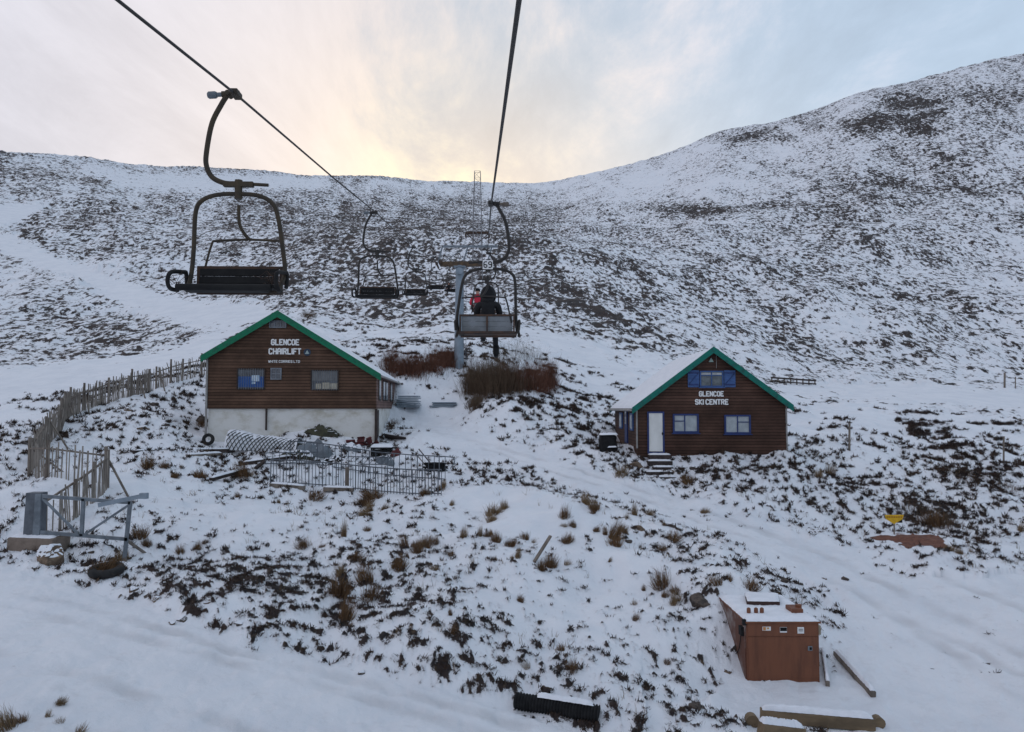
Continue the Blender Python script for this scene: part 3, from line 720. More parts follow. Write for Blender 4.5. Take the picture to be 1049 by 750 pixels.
# roof: two slabs, snow, green bargeboards
ov, og = 0.32, 0.30
def roof(parent, xl, xrdg, xrr, zrdg, sl, dep, ov, og, bm_, seed, barge_h, soffit=DARKW, og_r=None):
    og_r = og if og_r is None else og_r
    L_ = (xl - og, zrdg - (xrdg - xl + og) * sl); T_ = (xrdg, zrdg); R_ = (xrr + og_r, zrdg - (xrr + og_r - xrdg) * sl)
    th = 0.10
    rf = MB()
    for (a, b) in ((L_, T_), (T_, R_)):
        rf.prism([(a[0], -ov + 0.02, a[1]), (b[0], -ov + 0.02, b[1]), (b[0], -ov + 0.02, b[1] + th), (a[0], -ov + 0.02, a[1] + th)], (0, dep + 2 * ov - 0.04, 0))
    ro = rf.build('roof', soffit, parent, local=True)
    for yy, tt in ((-ov - 0.03, 0.05), (dep + ov - 0.02, 0.05)):
        bb = MB()
        for (a, b) in ((L_, T_), (T_, R_)):
            bb.prism([(a[0], yy, a[1] - barge_h * 0.62), (b[0], yy, b[1] - barge_h * 0.62), (b[0], yy, b[1] + th + 0.06), (a[0], yy, a[1] + th + 0.06)], (0, tt, 0))
        bb.build('bargeboard', bm_, ro, local=True)
    sn = MB()
    sn_n = Vector((-sl, 0, 1)); y0, y1 = -ov + 0.02, dep + ov - 0.05
    snow_slab(sn, (L_[0], y0, L_[1] + th + .01), (T_[0], y0, T_[1] + th + .01), (T_[0], y1, T_[1] + th + .01), (L_[0], y1, L_[1] + th + .01), 0.10, sn_n, seed, 30, 50)
    snow_slab(sn, (T_[0], y0, T_[1] + th + .01), (R_[0], y0, R_[1] + th + .01), (R_[0], y1, R_[1] + th + .01), (T_[0], y1, T_[1] + th + .01), 0.10, Vector((sl, 0, 1)), seed + 1, 30, 50)
    sn.build('roof_snow', SNOW, ro, local=True)
    for ex_, zz_ in ((L_[0] - 0.06, L_[1]), (R_[0] + 0.06, R_[1])):
        gt = MB().tube([(ex_, -ov, zz_ + 0.02), (ex_, dep + ov, zz_ + 0.02)], 0.06, 8)
        gt.build('gutter', GUTTER, ro, local=True)
    return ro
roof(hut, 0, xr, x1, zr, 0.615, DEP, ov, 0.30, GREEN, 3, 0.36)
# windows in the gable
def fpx(Fc, u0, u1, v0, v1):
    a, zt = Fc.px(u0, v0); b, zbm = Fc.px(u1, v1); return a, b, zbm, zt
# left: barred window with a blue lower half and a poster; right: barred window with boxes behind
a, b, c_, d_ = fpx(HL, 243, 271.5, 377.5, 399)
w1 = window(hut, a, b, c_, d_, DARKW, GLASSD, w=0.06)
MB().box(((a + b) / 2, -0.022, c_ + 0.42), (b - a - 0.14, 0.012, 0.60)).build('blue_curtain', mat('blue_cloth', (0.04, 0.11, 0.33), (0.03, 0.08, 0.24), 3, 0.7), w1, local=True)
MB().box((a + (b - a) * 0.66, -0.035, c_ + 0.62), (0.42, 0.01, 0.34)).box((a + (b - a) * 0.6, -0.035, c_ + 0.36), (0.22, 0.01, 0.12)).build('poster', mat('poster_white', (0.62, 0.68, 0.74), (0.35, 0.5, 0.65), 6, 0.5), w1, local=True)
br = MB()
for k in range(1, 12): br.box((a + (b - a) * k / 12, -0.075, (c_ + d_) / 2), (0.018, 0.018, d_ - c_))
br.build('window_bars', STEELG, w1, local=True)
a, b, c_, d_ = fpx(HL, 318.5, 347, 379, 400)
w2 = window(hut, a, b, c_, d_, DARKW, GLASSD, w=0.06)
MB().box(((a + b) / 2, -0.022, (c_ + d_) / 2 + 0.25), (b - a - 0.15, 0.012, 0.55)).build('curtain', mat('grey_curtain', (0.22, 0.22, 0.22), (0.13, 0.13, 0.135), 5, 0.8, stretch=(6, 1, 0.4)), w2, local=True)
bx_ = MB()
for k, (t, ww, hh) in enumerate(((0.28, 0.3, 0.30), (0.55, 0.42, 0.36), (0.83, 0.38, 0.32))): bx_.box((a + (b - a) * t, -0.026 - k * .002, c_ + 0.08 + hh / 2), (ww, 0.012, hh))
bx_.build('box', mat('pale_card', (0.48, 0.44, 0.36), (0.36, 0.32, 0.25), 5, 0.8), w2, local=True)
br = MB()
for k in range(1, 12): br.box((a + (b - a) * k / 12, -0.075, (c_ + d_) / 2), (0.018, 0.018, d_ - c_))
br.build('window_bars', STEELG, w2, local=True)
a, b, c_, d_ = fpx(HL, 277.5, 288.5, 377, 389)
window(hut, a, b, c_, d_, GREYP, GLASSD, bars=((a + b) / 2,), hbars=((a + .05, b - .05, (c_ + d_) / 2),), w=0.06)
a, b, c_, d_ = fpx(HL, 276, 293.5, 328.5, 336)
vt = window(hut, a, b, c_, d_, GREYP, GLASSD, bars=(a + (b - a) * .33, a + (b - a) * .66), w=0.05); vt.name = 'gable_vent'
def sign_text(parent, Fc, txt, u0, u1, v0, v1, matt, name='lettering', bold=0.012):
    xa, zt = Fc.px(u0, v0); xb, zb2 = Fc.px(u1, v1)
    return block_text(txt, xa, xb, zb2, zt, -0.02, matt, parent, 0.21 if bold > 0.015 else 0.17)
    M_ = Matrix.Translation(((xa + xb) / 2, -0.025, (zt + zb2) / 2)) @ UPRIGHT
    return text_mesh(txt, h / 0.70, matt, name, parent, M_, 0.03, bold, width=xb - xa)
sign_text(hut, HL, 'GLENCOE', 278, 306.5, 347.5, 353.8, WHITE, bold=0.022)
sign_text(hut, HL, 'CHAIRLIFT', 275.5, 308.5, 356.8, 363.2, WHITE, bold=0.022)
sign_text(hut, HL, "WHITE CORRIES LTD", 275, 307.3, 369, 371.8, WHITE, bold=0.010)
cxb, czb = HL.px(314.8, 361)
bd = MB(); bd.tube([(cxb, -0.005, czb), (cxb, -0.03, czb)], 0.20, 24)
bo = bd.build('badge', mat('badge_blue', (0.02, 0.035, 0.06), (0.03, 0.05, 0.08), 4, 0.5), hut, local=True)
MB().prism([(cxb - 0.12, -0.034, czb - 0.09), (cxb + 0.12, -0.034, czb - 0.09), (cxb, -0.034, czb + 0.12)], (0, -0.012, 0)).build('triangle', mat('badge_pale', (0.35, 0.42, 0.42), (0.25, 0.33, 0.33), 9, 0.5), bo, local=True)

# ------------------------------------------------------------------ the ski hut (right)
HR = Facade(652.5, 41.0, R(-0.6))
ski = empty('ski_hut', HR.o, 'dark brown timber hut with teal roof edge, blue window frames and a white door', 'hut', rz=HR.rz)
x1s, _ = HR.px(805.3, 440); DEPS = 9.5
xrs, zrs = HR.px(729.5, 358.5)
SLS = 0.745
zls = zrs - xrs * SLS; zrr = zrs - (x1s - xrs) * SLS
zbs = -3.4
MB().prism([(0, 0, zbs), (x1s, 0, zbs), (x1s, 0, zrr), (xrs, 0, zrs), (0, 0, zls)], (0, DEPS, 0)).build('wall', PLANKD, ski, local=True)
roof(ski, 0, xrs, x1s, zrs, SLS, DEPS, 0.34, 0.30, TEAL, 9, 0.30)
a, b, c_, d_ = fpx(HR, 663.3, 680.2, 422.3, 463)
dr = MB().box(((a + b) / 2, -0.02, (c_ + d_) / 2), (b - a - 0.14, 0.06, d_ - c_ - 0.06)).build('door', DOORW, ski, local=True)
f = MB(); rect_frame(f, a - 0.02, b + 0.02, c_ - 0.08, d_ + 0.03, -0.03, 0.08, 0.1); f.build('door_frame', BLUE, dr, local=True)
MB().tube([(b - 0.12, -0.08, c_ + 0.95), (b - 0.02, -0.08, c_ + 0.95)], 0.025, 6).box((b - 0.07, -0.05, c_ + 0.95), (0.06, 0.03, 0.16)).build('handle', BLACK, dr, local=True)
a, b, c_, d_ = fpx(HR, 689, 715.7, 424, 443.5)
window(ski, a, b, c_, d_, BLUE, GLASSP, bars=(a + (b - a) * 0.46,), hbars=((a + .05, a + (b - a) * .44, c_ + (d_ - c_) * .62),), w=0.09, sill=True)
a, b, c_, d_ = fpx(HR, 741.7, 769, 425, 444.5)
window(ski, a, b, c_, d_, BLUE, GLASSP, bars=(a + (b - a) * 0.5,), hbars=((a + (b - a) * .52, b - .05, c_ + (d_ - c_) * .62),), w=0.09, sill=True)
a, b, c_, d_ = fpx(HR, 716.5, 741, 380, 396.5)
wu = window(ski, a, b, c_, d_, SHUT, mat('net_curtain', (0.13, 0.15, 0.16), (0.07, 0.08, 0.09), 3, 0.3, spec=0.5), bars=((a + b) / 2,), hbars=((a + .05, b - .05, c_ + (d_ - c_) * .72),), w=0.07, sill=True)
MB().box(((a + b) / 2, -0.022, d_ - 0.17), (b - a - 0.16, 0.012, 0.16)).build('blind', mat('blind_pale', (0.45, 0.47, 0.47), (0.35, 0.36, 0.36), 2, 0.6), wu, local=True)
for u0, u1 in ((704.3, 716), (741.5, 753.2)):
    xa, zt = HR.px(u0, 379.4); xb, zb2 = HR.px(u1, 396.8)
    sh = MB().box(((xa + xb) / 2, -0.04, (zt + zb2) / 2), (xb - xa, 0.05, zt - zb2)); so = sh.build('shutter', SHUT, ski, local=True)
    MB().box(((xa + xb) / 2, -0.072, zt - 0.14), (xb - xa - 0.06, 0.02, 0.07)).box(((xa + xb) / 2, -0.072, zb2 + 0.14), (xb - xa - 0.06, 0.02, 0.07)).bar(((xa + .06), -0.074, zb2 + .18), ((xb - .06), -0.074, zt - .18), 0.018, 0.07, (0, 1, 0)).build('brace', BLUE, so, local=True)
sign_text(ski, HR, 'GLENCOE', 716, 741.2, 400.8, 406.2, WHITE, bold=0.022)
sign_text(ski, HR, 'SKI CENTRE', 712, 746, 409, 414.6, WHITE, bold=0.022)
vx, vz = HR.px(728.3, 369.0)
vo = MB().prism([(vx - 0.13, -0.02, vz - 0.1), (vx + 0.13, -0.02, vz - 0.1), (vx, -0.02, vz + 0.13)], (0, -0.04, 0)).build('gable_badge', mat('badge_grey', (0.30, 0.40, 0.36), (0.22, 0.3, 0.28), 6, 0.5), ski, local=True)
MB().tube([(vx + 0.27, -0.05, vz - 0.42), (vx + 0.27, -0.05, vz + 0.35), (vx + 0.2, -0.05, vz + 0.5)], 0.014, 6).build('cable_drop', GUTTER, ski, local=True)
MB().tube([(-0.02, -0.05, zls - 0.05), (-0.02, -0.05, -2.1)], 0.045, 8).build('downpipe', GUTTER, ski, local=True)
MB().tube([(x1s + 0.03, -0.03, zrr - 0.05), (x1s + 0.03, -0.03, -2.6)], 0.035, 8).build('corner_pipe', GUTTER, ski, local=True)
# left side wall: a blue door and blue windows
sd = MB().box((-0.03, 3.9, -1.1), (0.08, 1.0, 2.1)).build('side_door', BLUE, ski, local=True)
MB().box((-0.078, 3.9, -0.55), (0.02, 0.6, 0.7)).build('pane', GLASSD, sd, local=True)
for y0, y1 in ((1.2, 2.3), (5.6, 6.9)):
    wv = MB(); wv.box((-0.03, (y0 + y1) / 2, -0.75), (0.08, y1 - y0, 0.95)); wo = wv.build('window', SHUT, ski, local=True)
    MB().box((-0.078, (y0 + y1) / 2, -0.75), (0.02, y1 - y0 - 0.4, 0.75)).build('pane', GLASSP, wo, local=True)
# steps up to the door
pa = HR.px(664, 466); 
st = empty('stone_steps', P(680, 480, 39.8), 'short flight of rough snowy stone steps below the white hut door', 'steps')
STEP = [(665, 688, 466.3, 40.3), (664, 689, 472.6, 39.9), (669, 690, 478.8, 39.5), (662, 690, 483.6, 39.1), (666, 693, 489.0, 38.7), (679, 696, 493.3, 38.3)]
for i, (u0, u1, v, d) in enumerate(STEP):
    A_ = P(u0, v, d); B_ = P(u1, v, d)
    rz_ = 0.24
    sb = MB().box(((A_.x + B_.x) / 2, d + 0.25, A_.z - 0.09), (B_.x - A_.x, 0.62, 0.20)).build('step', mat('dark_stone', (0.032, 0.025, 0.024), (0.06, 0.046, 0.042), 6, 0.9, 0.6), st, bevel=0.03)
    sm_ = MB(); snow_slab(sm_, (A_.x + .02, d - .02, A_.z + .012), (B_.x - .03, d - .01, A_.z + .012), (B_.x - .02, d + .55, A_.z + .012), (A_.x + .02, d + .55, A_.z + .012), 0.07, (0, 0, 1), i, 16, 6)
    sm_.build('snow_cover', SNOW, sb)

# ------------------------------------------------------------------ chairlift: ropes, pylons, chairs
LROPE = [(-3.0, -2.50, 1.55), (0, -2.68, 2.18), (5.95, -3.04, 3.15), (8.9, -3.22, 3.65), (15, -3.46, 4.46), (20.8, -3.68, 5.27), (29, -4.2, 6.48), (37.3, -4.69, 7.74), (48, -5.25, 9.5), (56, -5.52, 10.9), (60, -5.6, 11.5), (74, -5.88, 13.4), (84, -6.05, 16.0), (100, -6.2, 21.0), (150, -6.6, 41.2)]
RROPE = [(-3.0, 0.32, 1.03), (0, 0.20, 1.50), (4.6, 0.01, 2.22), (9, -0.17, 2.91), (13.8, -0.37, 3.66), (20, -0.60, 4.56), (31, -0.98, 6.2), (45, -1.32, 8.9), (60, -1.55, 11.5), (66, -1.75, 13.0), (84, -2.5, 17.0), (100, -3.3, 21.0), (150, -4.6, 41.2)]
def rope_at(rp, d):
    a = np.array(rp); return Vector((np.interp(d, a[:, 0], a[:, 1]), d, EYE + np.interp(d, a[:, 0], a[:, 2])))
for rp, lb in ((LROPE, 'long dark haul rope on the left, carrying the empty chairs'), (RROPE, 'long dark haul rope overhead, carrying the occupied chairs')):
    pts = [Vector((x, d, EYE + z)) for d, x, z in rp]
    tag(MB().tube(pts, 0.016, 6).build('haul_rope', ROPE, loc=pts[0]), lb, 'cable')

def arc(pts, n=6):
    """rounded polyline (Catmull-Rom)"""
    pts = [Vector(p) for p in pts]; out = []
    for i in range(len(pts) - 1):
        p0 = pts[max(i - 1, 0)]; p1 = pts[i]; p2 = pts[i + 1]; p3 = pts[min(i + 2, len(pts) - 1)]
        for k in range(n):
            t = k / n
            out.append(0.5 * ((2 * p1) + (p2 - p0) * t + (2 * p0 - 5 * p1 + 4 * p2 - p3) * t * t + (3 * p1 - p0 - 3 * p2 + p3) * t ** 3))
    out.append(pts[-1]); return out
GRIP = 2.38          # seat bottom below the rope
def make_chair(matf, seatm, backm, label, group, front):
    """local: origin under the seat; front of the seat towards -Y; the hanger bows out towards -X"""
    root = empty('chairlift_chair', (0, 0, 0), label, 'chair', group)
    Z = GRIP
    gp = MB().tube([(0.05, 0, Z), (-0.15, 0, Z - 0.01)], 0.038, 10).box((0.01, 0, Z - .005), (0.09, 0.20, 0.07)).tube([(-0.07, -.07, Z - .01), (-0.07, .07, Z - .01)], 0.03, 8).build('grip', matf, root, bevel=0.012)
    MB().tube([(-0.15, 0, Z - .012), (-0.22, 0, Z - 0.016)], 0.026, 10).tube([(-0.21, 0, Z - .016), (-0.225, 0, Z - .017), (-0.30, 0, Z - .022), (-0.315, 0, Z - .023)], [0.034, 0.042, 0.042, 0.03], 12).build('spring_pin', STEELG if front else OLDWOOD, gp)
    hp = arc([(-0.09, 0, Z - 0.02), (-0.155, 0, Z - 0.13), (-0.26, 0, Z - 0.36), (-0.315, 0, Z - 0.70), (-0.31, 0, Z - 0.86), (-0.24, 0, Z - 0.99), (-0.10, 0, Z - 1.055), (0.06, 0, Z - 1.06)])
    MB().tube(hp, 0.030, 10).build('hanger', matf, root)
    MB().box((0.06, 0, Z - 1.07), (0.34, 0.07, 0.055)).tube([(0.06, 0, Z - 1.02), (0.06, 0, Z - 1.24)], 0.045, 10).tube([(0.1, 0, Z - 1.06), (0.40, 0, Z - 1.075)], 0.02, 8).build('pivot', matf, root)
    # bail: rounded hoop, seen from the front, wider at the bottom
    bp = arc([(-0.46, -0.10, 0.05), (-0.445, -0.03, 0.26), (-0.435, 0, 0.55), (-0.425, 0, 0.90), (-0.365, 0, 1.03), (-0.20, 0, 1.10), (0.06, 0, 1.115), (0.30, 0, 1.095), (0.455, 0, 1.01), (0.525, 0, 0.84), (0.575, 0, 0.55), (0.61, -0.02, 0.28), (0.58, -0.16, 0.08), (0.50, -0.22, 0.03)])
    bp = [Vector((p.x, p.y, p.z * (1 + 0.075 * min(1, p.z)))) for p in bp]
    MB().tube(bp, 0.026, 10).build('bail', matf, root)
    # lap bar folded up behind, with its stem
    MB().tube(arc([(0.06, 0.02, 1.07), (0.065, 0.04, 0.86), (0.12, 0.09, 0.74), (0.18, 0.10, 0.68)]), 0.02, 8).tube([(0.16, 0.1, 0.69), (0.52, 0.05, 0.665)], 0.014, 6).tube(arc([(0.16, 0.1, 0.69), (-0.20, 0.1, 0.67), (-0.27, 0.1, 0.62), (-0.36, 0.08, 0.22)]), 0.014, 6).build('lap_bar', matf, root)
    # seat pan and backrest
    s_ = MB(); s_.box((0.07, -0.24, 0.06), (1.06, 0.40, 0.045)); s_.tube([(-0.45, -0.445, 0.045), (0.57, -0.445, 0.045)], 0.04, 8)
    so = s_.build('seat', seatm, root, bevel=0.01)
    Mt = Matrix.Rotation(R(-12), 3, 'X')
    bk = MB()
    for k in range(3): bk.box((0.07, 0.02 + k * 0.020, 0.11 + k * 0.092), (0.90, 0.022, 0.0905 if front else 0.0925), Mt)
    bo_ = bk.build('backrest', backm, root, bevel=0.008)
    fr = MB(); rect_frame(fr, -0.42, 0.56, 0.04, 0.37, 0.085, 0.032, 0.03); fr.box((0.07, 0.085, 0.205), (0.03, 0.03, 0.27)); fr.build('back_frame', RUST, bo_)
    for sx in (-1, 1):
        cx_ = 0.07 + sx * 0.56
        MB().tube(arc([(cx_, -0.03, 0.10), (cx_ + sx * .01, -0.04, 0.26), (cx_, -0.15, 0.26), (cx_ + sx * (0.03 if front and sx < 0 else 0), -0.42, 0.21), (cx_ + sx * (0.04 if front and sx < 0 else 0), -0.48, 0.11), (cx_ + sx * 0.02, -0.46, 0.03), (cx_, -0.30, 0.03)]), 0.024, 8).build('armrest', seatm if front else matf, root)
    return root
c1 = make_chair(CHAIRM, SEATB, SEATB, 'large empty chairlift chair hanging nearest, left of the timber hut roof', 'chairs hanging on the lift', True)
def hang(o, rp, d, rz, dx=0.0):
    p = rope_at(rp, d); o.location = (p.x + dx, p.y, p.z - GRIP); o.rotation_euler = (0, 0, rz)
hang(c1, LROPE, 8.9, R(2))
tw = MB(); rw = random.Random(4)
for k in range(46):          # loose wire ends under the seat corner
    sx = rw.choice((-0.5, 0.54, 0.54, 0.58)); p0 = Vector((sx, -0.3, rw.uniform(0.03, 0.14)))
    q1 = p0 + Vector((rw.uniform(-.12, .12), rw.uniform(-.1, .1), rw.uniform(-.08, .12))); q2 = q1 + Vector((rw.uniform(-.1, .12), rw.uniform(-.1, .1), rw.uniform(-.06, .06)))
    tw.tube([p0, q1, q2], 0.003, 4)
tw.build('frayed_cord', RUST, c1, local=True)
DARKC = mat('dark_enamel', (0.022, 0.020, 0.019), (0.035, 0.03, 0.027), 5, 0.6)
c2p = make_chair(DARKC, SEATB, SEATB, 'second empty black chair on the left rope, above the hut ridge', 'chairs hanging on the lift', True)
hang(c2p, LROPE, 20.8, R(3))
for d, lb in ((37.3, 'small third empty chair on the left rope, left of the steel pylon'), (56, 'tiny far chair on the left rope, close beside the pylon'), (74, 'farthest tiny chair with a dark figure, behind the pylon')):
    o = copy_tree(c2p); o['label'] = lb; hang(o, LROPE, d, R(3))
c5 = o
# occupied chairs seen from behind (turned half round)
r1 = make_chair(DARKC, RUST, PANELG, 'occupied chair straight ahead with grey back panels and a numbered plate', 'chairs hanging on the lift', False)
hang(r1, RROPE, 13.8, R(180), 0.0)
r2c = copy_tree(r1); hang(r2c, RROPE, 31, R(180)); r2c['label'] = 'next chair up the right rope, beyond the hooded passenger'
pl = MB().box((0.06, 0.055, GRIP - 1.12), (0.18, 0.012, 0.16)).build('number_plate', WHITE, r1, local=True)
DIG = {'6': '4,6 1,6 0,5 0,1 1,0 3,0 4,1 4,2 3,3 0,3', '9': '0,0 3,0 4,1 4,5 3,6 1,6 0,5 0,4 1,3 4,3'}
for ch, xo in (('6', 0.128), ('9', 0.045)):
    pts = [Vector((xo - float(a.split(',')[0]) * 0.0135, 0.0635, GRIP - 1.12 - 0.05 + float(a.split(',')[1]) * 0.0167)) for a in DIG[ch].split()]
    mb = MB()
    for p_, q_ in zip(pts[:-1], pts[1:]): mb.bar(p_, q_, 0.018, 0.004, up=(0, 1, 0))
    mb.build('number', BLACK, pl, local=True)
REDM = mat('red_cloth', (0.62, 0.035, 0.07), (0.45, 0.025, 0.05), 5, 0.7)

# lift pylon: tapered steel leg, rusty crossarm, upper frame, sheave trains
tb = at(470, 376); td = tb.y
th_ = P(473, 270, 60).z
tow = empty('lift_pylon', tb, 'blue grey steel chairlift pylon with a rusty crossarm behind the occupied chair', 'pylon')
MB().tube([(tb.x, td, tb.z - 0.6), (tb.x + 0.05, td, th_)], [0.40, 0.31], 10).build('leg', STEELB, tow)
MB().box((tb.x + 0.05, td, th_ - 0.12), (0.9, 0.9, 0.08)).tube([(tb.x + .05, td - .55, th_ - 0.5), (tb.x + .05, td - .3, th_ - .5)], 0.28, 12).build('head_plate', STEELB, tow)
xl_, xr_ = -5.95, -1.2
MB().box(((xl_ + xr_) / 2, td, th_ + 0.12), (xr_ - xl_ - 0.6, 0.5, 0.34)).build('crossarm', mat('rusty_beam', (0.13, 0.085, 0.05), (0.07, 0.05, 0.038), 3, 0.8, 0.3), tow)
uf = MB(); uf.box(((xl_ + xr_) / 2 + .3, td + 0.15, th_ + 1.55), (xr_ - xl_ - 0.4, 0.14, 0.16))
for xx in (-5.6, -3.6, -1.7): uf.bar((xx - .25, td + .15, th_ + 0.25), (xx + 0.1, td + .15, th_ + 1.5), 0.1, 0.1)
uf.bar((-5.4, td + .15, th_ + 0.3), (-3.7, td + .15, th_ + 1.5), 0.06, 0.06)
uf.build('upper_frame', STEELG, tow)
for xx in (-5.6, -1.55):
    p = rope_at(LROPE if xx < -3 else RROPE, td)
    ss_ = MB(); ss_.box((xx + (0.28 if xx > -3 else -0.28), td, p.z - 0.42), (0.10, 2.4, 0.14)); ss_.bar((xx + (0.28 if xx > -3 else -0.28), td, p.z - .42), (xx + (0.28 if xx > -3 else -0.28), td, th_ + .2), 0.12, 0.12)
    so = ss_.build('sheave_train', RUST, tow)
    for k in range(4):
        y = td - 0.95 + k * 0.63; zc = rope_at(LROPE if xx < -3 else RROPE, y).z - 0.22
        MB().tube([(xx - 0.05, y, zc), (xx + 0.05, y, zc)], 0.2, 14).build('sheave', RUST, so)
lad = MB()
for k in range(22): lad.box((tb.x + 0.42, td - 0.1, tb.z + 0.5 + k * 0.33), (0.28, 0.03, 0.03))
lad.box((tb.x + 0.56, td - .1, tb.z + 4), (0.03, 0.03, 7.4)).build('ladder', STEELG, tow)

LATT = mat('hazed_lattice_steel', (0.26, 0.25, 0.26), (0.17, 0.165, 0.17), 3, 0.7)  # steel lightened: the haze over the far pylons is put into the colour
# lattice pylons up the line
def lattice(base, H, w0, w1, arm, label, lean=0.0):
    root = empty('lattice_pylon', base, label, 'pylon', 'lattice pylons up the slope')
    legs = MB(); br_ = MB()
    def cr(k, t):
        w = (w0 + (w1 - w0) * t) / 2; sx, sy = ((-1, -1), (1, -1), (1, 1), (-1, 1))[k]
        return Vector((base.x + sx * w + lean * t, base.y + sy * w, base.z - 0.5 + (H + .5) * t))
    for k in range(4): legs.bar(cr(k, 0), cr(k, 1), 0.075, 0.075)
    n_ = int(H / 1.15)
    for i in range(n_):
        t0, t1 = i / n_, (i + 1) / n_
        for k in range(4):
            a, b = (k, (k + 1) % 4) if i % 2 else ((k + 1) % 4, k)
            br_.bar(cr(a, t0), cr(b, t1), 0.045, 0.045); br_.bar(cr(k, t1), cr((k + 1) % 4, t1), 0.05, 0.05)
    legs.build('leg_frame', LATT, root); br_.build('bracing', LATT, root)
    top = Vector((base.x + lean, base.y, base.z + H))
    if arm:
        ar = MB(); ar.box(top + Vector((0, 0, -0.4)), (arm, 0.5, 0.3)); ar.bar(top + Vector((-arm / 2, 0, -.4)), top + Vector((0, 0, -2.0)), 0.12, 0.12); ar.bar(top + Vector((arm / 2, 0, -.4)), top + Vector((0, 0, -2.0)), 0.12, 0.12)
        ao = ar.build('crossarm', RUST, root)
        for sx in (-1, 1):
            for k in range(3):
                c_ = top + Vector((sx * arm / 2, -0.7 + k * 0.7, -0.85)); MB().tube([c_ - Vector((.08, 0, 0)), c_ + Vector((.08, 0, 0))], 0.24, 10).build('sheave', RUST, ao)
    return root
b1 = at(489, 252); lattice(b1, P(490, 176, b1.y).z - b1.z, 1.9, 1.15, 0, 'tall thin lattice pylon whose top stands out against the glowing sky')
b2 = at(489, 296); lattice(b2, P(489, 236, b2.y).z - b2.z, 1.7, 1.2, 3.6, 'shorter lattice pylon with a crossarm, half hidden behind the occupied chair')

# ------------------------------------------------------------------ people
def skinned(name, joints, edges, sub=2):
    """one continuous surface grown over a skeleton: joints = {name: (pos, radius or (rx, ry))}; returns a mesh"""
    names = list(joints); ix = {k: i for i, k in enumerate(names)}
    m_ = bpy.data.meshes.new(name)
    m_.from_pydata([joints[k][0] for k in names], [(ix[a], ix[b]) for a, b in edges], [])
    o = bpy.data.objects.new(name, m_); col.objects.link(o)
    sk = o.modifiers.new('skin', 'SKIN'); sk.use_smooth_shade = True; sk.branch_smoothing = 0.4
    for k, v_ in zip(names, m_.skin_vertices[0].data):
        r = joints[k][1]; v_.radius = r if isinstance(r, tuple) else (r, r); v_.use_root = (k == names[0])
    ss = o.modifiers.new('sub', 'SUBSURF'); ss.levels = sub; ss.render_levels = sub
    bpy.context.view_layer.update()
    out = bpy.data.meshes.new_from_object(o.evaluated_get(bpy.context.evaluated_depsgraph_get()))
    out.name = name; bpy.data.objects.remove(o); bpy.data.meshes.remove(m_)
    out.polygons.foreach_set('use_smooth', np.ones(len(out.polygons), bool))
    return out
SKIN = mat('skin', (0.45, 0.27, 0.20), (0.40, 0.22, 0.16), 6, 0.6)
